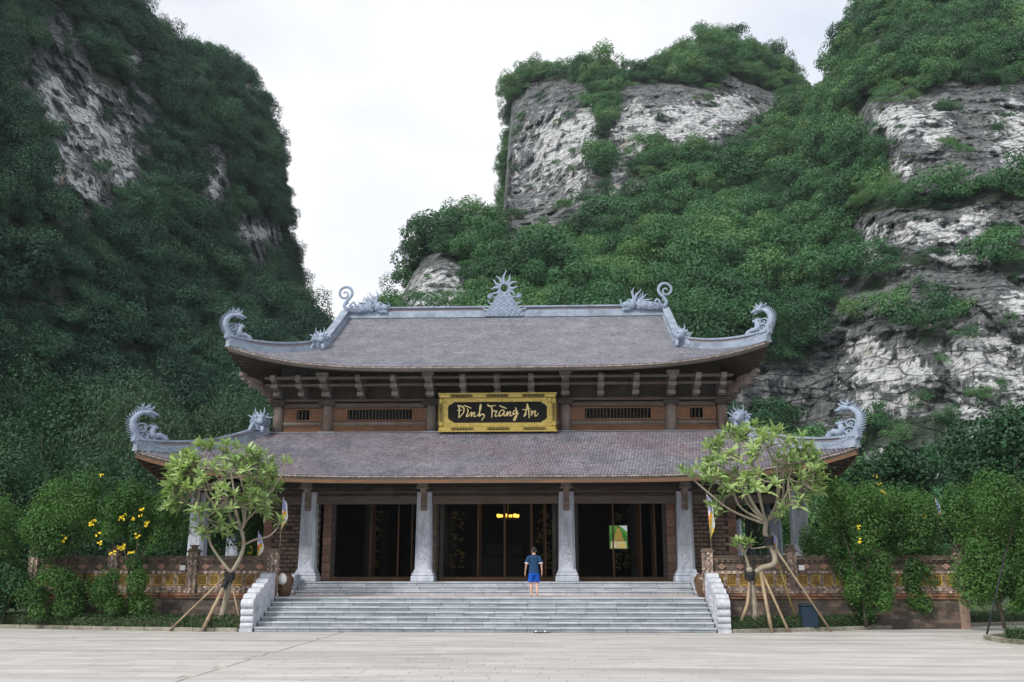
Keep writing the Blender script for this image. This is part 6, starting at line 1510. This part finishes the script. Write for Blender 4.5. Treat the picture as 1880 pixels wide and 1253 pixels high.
def shrub(loc, blobs_, label, seed, mat='shrub', L=.095, h=(1.5, 3.5), r=.07, flowers=(), group='trees and shrubs around the temple', ratio=.55, cat='shrub', name='shrub', dens=1.7, droop=0.0, bark='darkbark'):
    e = tag(empty(name, loc), label, cat, group); rs = np.random.default_rng(seed); q = random.Random(seed)
    b = MB(); limbs(b, h[0], h[1], blobs_[0][1][0] * .6, r, q); b.build('trunk', M[bark], e)
    for (c, rr, n) in blobs_:
        V, Fq, t = leaf_blob(c, rr, int(n * dens), L, rs, lobes=int(12 + 5 * max(rr)), ratio=ratio, droop=droop)
        inst('crown', np_mesh('crown', V, Fq, M[mat], t), e)
    for (fx, fy, fz) in flowers:
        for k in range(q.randint(3, 6)):
            inst('flower', fl_mesh, e, (fx + q.uniform(-.10, .10), fy + q.uniform(-.08, .02), fz + q.uniform(-.07, .07)), (R(q.uniform(30, 100)), 0, q.uniform(-1, 1)), (q.uniform(.42, .8),) * 3)
    return e
Q = random.Random(77)
def fl_on(n, cx, cz, rx, rz, y):
    out = []
    for k in range(n):
        a = Q.uniform(0, 6.28); f = Q.uniform(.3, 1); out.append((cx + rx * f * math.cos(a), y - .9 * Q.uniform(.75, 1), cz + rz * f * math.sin(a)))
    return out
# topiary trees in front of the left parapet
shrub((-15.2, 1.75, .1), [((0, 0, 3.75), (1.55, 1.15, 1.35), 9500), ((-.35, 0, 2.9), (1.0, .9, .7), 2500), ((-.1, -.1, 1.05), (1.15, .8, 1.05), 5500)], 'two tiered topiary tree before the far end of the left parapet', 31, flowers=fl_on(3, .2, 3.3, 1.3, .8, 0))
shrub((-12.55, 1.55, .1), [((.35, .3, 3.75), (1.35, 1.1, 1.3), 7500), ((-.55, .2, 3.4), (.9, .9, .95), 3000), ((0, -.1, 1.15), (1.08, .8, 1.1), 5500)], 'two tiered topiary tree with yellow flowers, nearer the left frangipani', 32, flowers=fl_on(16, -.3, 3.3, 1.1, 1.0, 0) + [(-1.3, -.2, 5.2)])
shrub((-18.6, 2.6, .1), [((0, 0, 3.0), (1.7, 1.3, 1.5), 7000), ((.8, -.3, 1.2), (1.3, .9, 1.1), 5000)], 'bushy green tree at the very left edge behind the hedge', 33)
shrub((-17.2, 1.9, .1), [((0, 0, 1.2), (1.0, .8, 1.0), 4000)], 'low dark bush beside the end pillar of the left wall', 34, mat='shrubdark', h=(.5, 1.4), r=.05)
shrub((-10.4, 9.6, .7), [((0, 0, 2.6), (1.25, .9, 1.2), 5000), ((.6, 0, 1.4), (.9, .7, .9), 2500)], 'green shrub with yellow flowers between the left parapet and the corner column', 35, flowers=fl_on(9, .2, 2.2, 1.0, 1.0, 0), h=(1.0, 2.4))
shrub((-8.9, 14.0, 0), [((-5.5, 4, 2.6), (2.5, 1.6, 2.2), 6000)], 'green shrub with yellow flowers seen between the columns of the left gallery', 36, flowers=fl_on(8, -5.3, 2.4, 1.6, 1.3, 3.2), h=(1.0, 2.4)).location = (-8.2, 14.0, .6)
# right side
shrub((12.95, 1.75, .1), [((0, .2, 3.75), (1.3, 1.1, 1.45), 8500), ((.1, -.1, 1.35), (1.0, .8, 1.25), 6000)], 'tall topiary tree right of the leaning pole, before the corner column', 41, flowers=fl_on(2, .2, 3.2, 1.1, .9, 0))
shrub((15.0, 2.9, .1), [((0, .2, 3.75), (1.45, 1.1, 1.25), 8500), ((.1, .2, 2.7), (1.2, .9, .6), 2500), ((.2, -.1, 1.3), (.85, .7, 1.1), 4500)], 'topiary tree with a broad rounded crown before the end of the right wall', 42, flowers=fl_on(1, 0, 3.6, 1.2, .9, 0) + [(-1.4, -.2, 3.9), (-.9, -.4, 4.6)])
shrub((17.35, 1.2, .1), [((.2, .2, 3.55), (1.55, 1.2, 1.65), 10500), ((-.1, 0, 1.7), (1.25, .9, 1.3), 7000), ((.9, -.2, 1.0), (1.0, .8, .8), 3500)], 'big bushy tree behind the dark slanting pole at the right edge', 43)
shrub((13.3, 4.6, 1.0), [((0, 0, 2.7), (1.1, .9, 1.2), 4500), ((-1.1, 0, 1.6), (.8, .7, .9), 2500)], 'green shrub with yellow flowers behind the right parapet', 44, flowers=fl_on(4, 0, 2.6, 1.0, 1.0, 0), h=(1.0, 2.4))
shrub((14.6, 7.5, .6), [((0, 0, 4.4), (1.25, 1.1, 1.5), 4200), ((.3, 0, 2.9), (1.1, 1.0, 1.0), 2500)], 'dark broad leaved tree rising behind the yellow flowers on the right', 45, mat='treeleaf', L=.17, h=(2.6, 4.5), flowers=[(.5, -1.1, 5.0), (.6, -1.1, 4.7)], cat='tree', name='broadleaf_tree')
shrub((16.9, 8.5, .6), [((0, 0, 5.3), (1.3, 1.1, 1.3), 3800), ((0, 0, 4.0), (1.2, 1.1, 1.0), 2500)], 'slim dark broad leaved tree in front of the white rock on the right', 46, mat='treeleaf', L=.17, h=(2.6, 5.0), cat='tree', name='broadleaf_tree')
shrub((22.2, 9.5, 0), [((0, 0, 6.3), (3.0, 2.0, 2.4), 9500), ((-1.0, 0, 4.2), (2.4, 1.8, 1.6), 5000)], 'large dark glossy tree overhanging the right edge before the cliff', 47, mat='treeleaf', L=.20, h=(4.2, 7.0), r=.16, cat='tree', name='broadleaf_tree')
shrub((19.8, 7.5, 0), [((0, 0, 3.4), (2.0, 1.4, 1.7), 6000)], 'rounded mid green tree below the large dark tree at the right', 48, mat='shrub', L=.12, h=(2.0, 3.6), cat='tree', name='broadleaf_tree')
shrub((12.5, 15.0, .6), [((.4, 0, 2.6), (1.5, 1.2, 1.9), 4200)], 'leafy shrub seen through the right gallery between its columns', 49, flowers=fl_on(6, 1.0, 2.6, 1.0, 1.0, 0), h=(1.2, 2.4))
shrub((10.6, 23.5, .6), [((0, 0, 3.2), (1.6, 1.2, 2.2), 3500)], 'pale green shrub far behind, framed by the gallery columns', 50, h=(1.2, 3.0))
# behind the left parapet: darker trees of the garden
for (x, y, z, rx, rz, n, lab, mt, L) in ((-22.5, 9, 4.4, 3.0, 3.0, 9000, 'dark tree crowding the left edge above the topiary', 'treeleaf', .17), (-17.2, 10, 5.0, 2.8, 2.5, 8000, 'dark tree above the first topiary, left of the yellow flower spray', 'treeleaf', .16),
        (-13.6, 12, 5.4, 2.3, 2.2, 6500, 'dark tree just left of the lower roof corner', 'treeleaf', .16), (-19.5, 17, 8.2, 3.4, 3.0, 8000, 'feathery grey green bamboo clump high behind the left trees', 'bambooleaf', .22),
        (-14.8, 20, 9.0, 2.6, 2.8, 6500, 'feathery bamboo clump rising beside the lower left dragon', 'bambooleaf', .22), (-25, 19, 9.5, 3.6, 3.2, 8000, 'tall dark tree behind the bamboo at the left', 'treeleaf', .2)):
    shrub((x, y, 0), [((0, 0, z), (rx, rx * .7, rz), n), ((rx * .2, 0, z * .55), (rx * .85, rx * .6, rz * .7), n // 2)], lab, int(z * 100), mat=mt, L=L, h=(z * .6, z), r=.14, cat='tree', name='bamboo_clump' if mt == 'bambooleaf' else 'garden_tree', ratio=.22 if mt == 'bambooleaf' else .5, droop=.3 if mt == 'bambooleaf' else 0)

# ------------------------------------------------------------------ hedges, ground cover
def hedge(line, off0, off1, h, label, seed, dens=330):
    e = tag(empty('hedge', (line[0][0], line[0][1], .1)), label, 'hedge', 'clipped hedges along the kerbs'); rs = np.random.default_rng(seed); P, Nn = [], []; b = MB()
    for (x0, y0), (x1, y1) in zip(line[:-1], line[1:]):
        ln = math.hypot(x1 - x0, y1 - y0); t = np.array([(x1 - x0) / ln, (y1 - y0) / ln]); nn = np.array([-t[1], t[0]]); nn *= 1 if nn[1] > 0 else -1
        k = int(ln * dens); u = rs.uniform(0, ln, k); wv = rs.uniform(0, 1, k); face = rs.uniform(0, 1, k)
        hh = h * (1 + .14 * fbm(u + x0, u * 0, u * 0 + seed, 3, 1))
        o = np.where(face < .45, off0 + rs.normal(0, .025, k), off0 + wv * (off1 - off0)); z = np.where(face < .45, wv * hh, hh + rs.normal(0, .03, k))
        P.append(np.stack([x0 + t[0] * u + nn[0] * o - line[0][0], y0 + t[1] * u + nn[1] * o - line[0][1], z], 1))
        Nn.append(np.where((face < .45)[:, None], np.array([-nn[0], -nn[1], .35]), np.array([0, 0, 1.0])) + rs.normal(0, .5, (k, 3)))
        n = max(1, int(ln / .6))
        for i in range(n):
            a0, a1 = ln * i / n, ln * (i + 1) / n; c0, c1 = off0 + .06, off1 - .05
            q4 = [(x0 + t[0] * a + nn[0] * c - line[0][0], y0 + t[1] * a + nn[1] * c - line[0][1]) for a, c in ((a0, c0), (a1, c0), (a1, c1), (a0, c1))]
            b.prism(q4, 2, -.1, h - .07)
    P, Nn = np.concatenate(P), np.concatenate(Nn); Ls = rs.uniform(.05, .10, len(P)); V, Fq = leaf_quads(P, Nn, Ls, Ls * .6, rs)
    inst('hedge_leaves', np_mesh('hedge_leaves', V, Fq, M['hedge'], np.clip(rs.uniform(0, 1, len(P)) * .7 + .3 * fbm(P[:, 0], P[:, 1], P[:, 2], 3, 2), 0, 1)), e)
    b.build('hedge_core', M['soil'], e)
hedge(KL[1:] , .18, .80, .36, 'low clipped hedge along the mossy kerb left of the stairs', 3)
hedge(KR[:-1], .18, .80, .34, 'low clipped hedge along the kerb behind the stakes right of the stairs', 4)
hedge([(15.15, -3.6), (15.75, -5.5), (17.6, -7.0), (22, -8.4), (30, -9.6)], .14, 2.6, .30, 'low hedge filling the rounded island bed at the right edge', 5)
def cover(line, d0, d1, label, seed, n):
    rs = np.random.default_rng(seed); x = rs.uniform(line[0][0], line[-1][0], n); y = np.interp(x, [p[0] for p in line], [p[1] for p in line]) + rs.uniform(d0, d1, n)
    keep = np.abs(x) > 8.3; x, y = x[keep], y[keep]; P = np.stack([x, y, .13 + rs.uniform(0, .24, len(x)) * (0.6 + .8 * vnoise(x / 1.1, y / 1.1, x * 0, 3))], 1)
    Ls = rs.uniform(.08, .20, len(x)); V, Fq = leaf_quads(P, rs.normal(0, .6, P.shape) + np.array([0, -.4, .8]), Ls, Ls * .35, rs)
    tag(inst('ground_cover', np_mesh('ground_cover', V, Fq, M['hedge'], rs.uniform(0, 1, len(x)))), label, 'plants', kind='stuff')
cover(KL[3:], .8, 2.3, 'grassy ground cover between the left hedge and the wall', 6, 15000); cover(KR[:-3], .8, 2.2, 'grassy ground cover between the right hedge and the wall', 7, 12000)

# ------------------------------------------------------------------ the visitor
per = tag(empty('person', (1.62, 2.98, LAND)), 'man in a navy T-shirt and bright blue shorts walking barefoot up to the temple', 'person')
def skin(name, V, E, rad, mat, lev=2, root=0, parent=per):
    me = bpy.data.meshes.new(name); me.from_pydata(V, E, []); o = inst(name, me, parent)
    sm = o.modifiers.new('skin', 'SKIN'); sm.use_smooth_shade = True
    for i, r_ in enumerate(rad): me.skin_vertices[0].data[i].radius = (r_, r_) if not hasattr(r_, '__len__') else r_
    for i in range(len(V)): me.skin_vertices[0].data[i].use_root = (i == root)
    ss = o.modifiers.new('sub', 'SUBSURF'); ss.levels = ss.render_levels = lev; me.materials.append(M[mat]); return o
# facing +y (away from the viewer); left foot planted, right heel lifted behind
V = []; E = []; Rd = []
def vtx(p, r, par=None):
    V.append(p); Rd.append(r); i = len(V) - 1
    if par is not None: E.append((par, i))
    return i
pel = vtx((0, 0, .93), .10); sp = vtx((0, .02, 1.12), .09, pel); ch = vtx((0, .02, 1.30), .10, sp); shl = vtx((0, .01, 1.42), .08, ch); nk = vtx((0, .02, 1.505), .055, shl); hd = vtx((0, .045, 1.58), (.070, .080), nk); hd2 = vtx((0, .055, 1.66), (.077, .092), hd); hd3 = vtx((0, .045, 1.715), (.055, .068), hd2)
for s, kn, an, hl, toe in ((-1, (-.105, .09, .50), (-.10, .03, .10), (-.10, -.02, .045), (-.115, .17, .025)), (1, (.10, .10, .49), (.105, -.14, .155), (.105, -.20, .14), (.115, -.08, .02))):
    hp = vtx((s * .095, 0, .86), .085, pel); k1 = vtx(((s * .1), (hp * 0 + kn[1] * .5), .68), .075, hp); k2 = vtx(kn, .056, k1); cf = vtx(((kn[0] + an[0]) / 2, (kn[1] + an[1]) / 2 - .02, (kn[2] + an[2]) / 2 + .03), .056, k2); a_ = vtx(an, .034, cf); h_ = vtx(hl, .030, a_); t1 = vtx(((hl[0] + toe[0]) / 2, (hl[1] + toe[1]) / 2, (hl[2] + toe[2]) / 2), .034, a_); t2 = vtx(toe, (.038, .016), t1)
for s, el, wr, hn in ((-1, (-.275, -.03, 1.13), (-.315, .06, .90), (-.325, .09, .82)), (1, (.27, -.05, 1.13), (.285, -.02, .90), (.285, .0, .82))):
    s0 = vtx((s * .155, .01, 1.385), .045, shl); s1 = vtx(((s * .225), -.005, 1.27), .048, s0); e_ = vtx(el, .037, s1); f_ = vtx(((el[0] * .6 + wr[0] * .4), (el[1] * .6 + wr[1] * .4), el[2] * .6 + wr[2] * .4), .036, e_); w_ = vtx(wr, .024, f_); pm_ = vtx(hn, (.036, .018), w_)
    for k, (dx, ln, dy) in enumerate(((-.027, .060, .012), (-.009, .072, .0), (.009, .070, -.004), (.026, .056, -.008))):
        b1 = vtx((hn[0] + s * .003, hn[1] + dx, hn[2] - .038), .0085, pm_); b2 = vtx((hn[0] + s * .004 - s * .008, hn[1] + dx * 1.1, hn[2] - .038 - ln * .55), .008, b1); b3 = vtx((hn[0] - s * .022, hn[1] + dx * 1.1, hn[2] - .038 - ln), .007, b2)
    t_a = vtx((wr[0] * .5 + hn[0] * .5 - s * .012, hn[1] + .030, wr[2] * .5 + hn[2] * .5), .010, pm_); t_b = vtx((hn[0] - s * .022, hn[1] + .052, hn[2] - .010), .0085, t_a); t_c = vtx((hn[0] - s * .026, hn[1] + .056, hn[2] - .042), .0075, t_b)
skin('body', V, E, Rd, 'skin', 2)
# ears, hair
b = MB()
for s in (-1, 1): b.ball((s * .081, .045, 1.63), (.014, .022, .032), 8, 6)
b.build('ears', M['skin'], per)
rs = np.random.default_rng(2); b = MB(); b.ball((0, .042, 1.685), (.090, .106, .088), 18, 12); b.tube([(0, -.035, 1.69), (0, -.035, 1.62), (0, -.02, 1.57)], [.07, .062, .045], 10, flat=((0, 1, 0), .6))
b.v = [(x * (1 + .02 * rs.normal()), y * (1 + .02 * rs.normal()), z + .004 * rs.normal()) for x, y, z in b.v]; b.build('hair', M['hair'], per)
def loft(b, rings, n=22, fold=.02, seed=1):
    """clothing: elliptical rings (z, rx, ry, x, y) with soft folds"""
    vs = []; k = len(rings)
    for (z, rx, ry, cx, cy) in rings:
        for j in range(n):
            a = 2 * math.pi * j / n; f = 1 + fold * math.sin(5 * a + z * 23 + seed) + fold * .8 * math.sin(3 * a - z * 31)
            vs.append((cx + rx * f * math.cos(a), cy + ry * f * math.sin(a), z + fold * .3 * math.sin(4 * a + z * 9)))
    b.add(vs, [(r * n + j, r * n + (j + 1) % n, (r + 1) * n + (j + 1) % n, (r + 1) * n + j) for r in range(k - 1) for j in range(n)], 0, .5, True)
b = MB()
loft(b, [(.845, .192, .156, 0, 0), (.90, .190, .152, 0, 0), (.98, .176, .134, 0, .005), (1.08, .167, .124, 0, .012), (1.18, .172, .124, 0, .016), (1.28, .187, .127, 0, .018), (1.35, .198, .128, 0, .016), (1.41, .190, .114, 0, .014), (1.445, .150, .098, 0, .015), (1.472, .098, .082, 0, .018), (1.490, .068, .068, 0, .020)], 26, .018)
for s_, P in ((-1, [(-.135, .012, 1.405), (-.185, .005, 1.36), (-.225, -.008, 1.27), (-.256, -.02, 1.165)]), (1, [(.135, .012, 1.405), (.185, .002, 1.36), (.222, -.012, 1.27), (.250, -.03, 1.165)])): b.tube(P, [.078, .086, .078, .080], 14)
b.build('t_shirt', M['shirt'], per)
b = MB()
for s, c0, c1 in ((-1, (-.250, -.018, 1.195), (-.258, -.022, 1.165)), (1, (.244, -.027, 1.195), (.251, -.032, 1.165))): b.tube([c0, c1], [.080, .082], 14)
b.tube([(.062 * math.cos(t), .02 + .062 * math.sin(t), 1.475 + .012 * math.sin(t)) for t in np.linspace(0, 6.283, 20)], .016, 6, cap=False); b.build('cuffs_and_collar', M['cuff'], per)
b = MB()
loft(b, [(.96, .160, .122, 0, 0), (.88, .178, .138, 0, 0), (.80, .186, .142, 0, .005), (.76, .180, .130, 0, .012)], 24, .012, 3)
loft(b, [(.83, .100, .120, -.090, .008), (.74, .104, .118, -.098, .028), (.64, .106, .114, -.106, .052), (.525, .112, .116, -.112, .077)], 18, .022, 5)
loft(b, [(.83, .100, .120, .090, .010), (.74, .104, .118, .098, .032), (.64, .106, .114, .104, .058), (.525, .112, .116, .108, .087)], 18, .022, 8)
b.build('shorts', M['shorts'], per)
b = MB()
for x, y in ((-.112, .077), (.108, .087)): b.tube([(x, y, .535), (x, y, .512)], [.100, .102], 16)
b.build('shorts_lining', M['hem'], per)
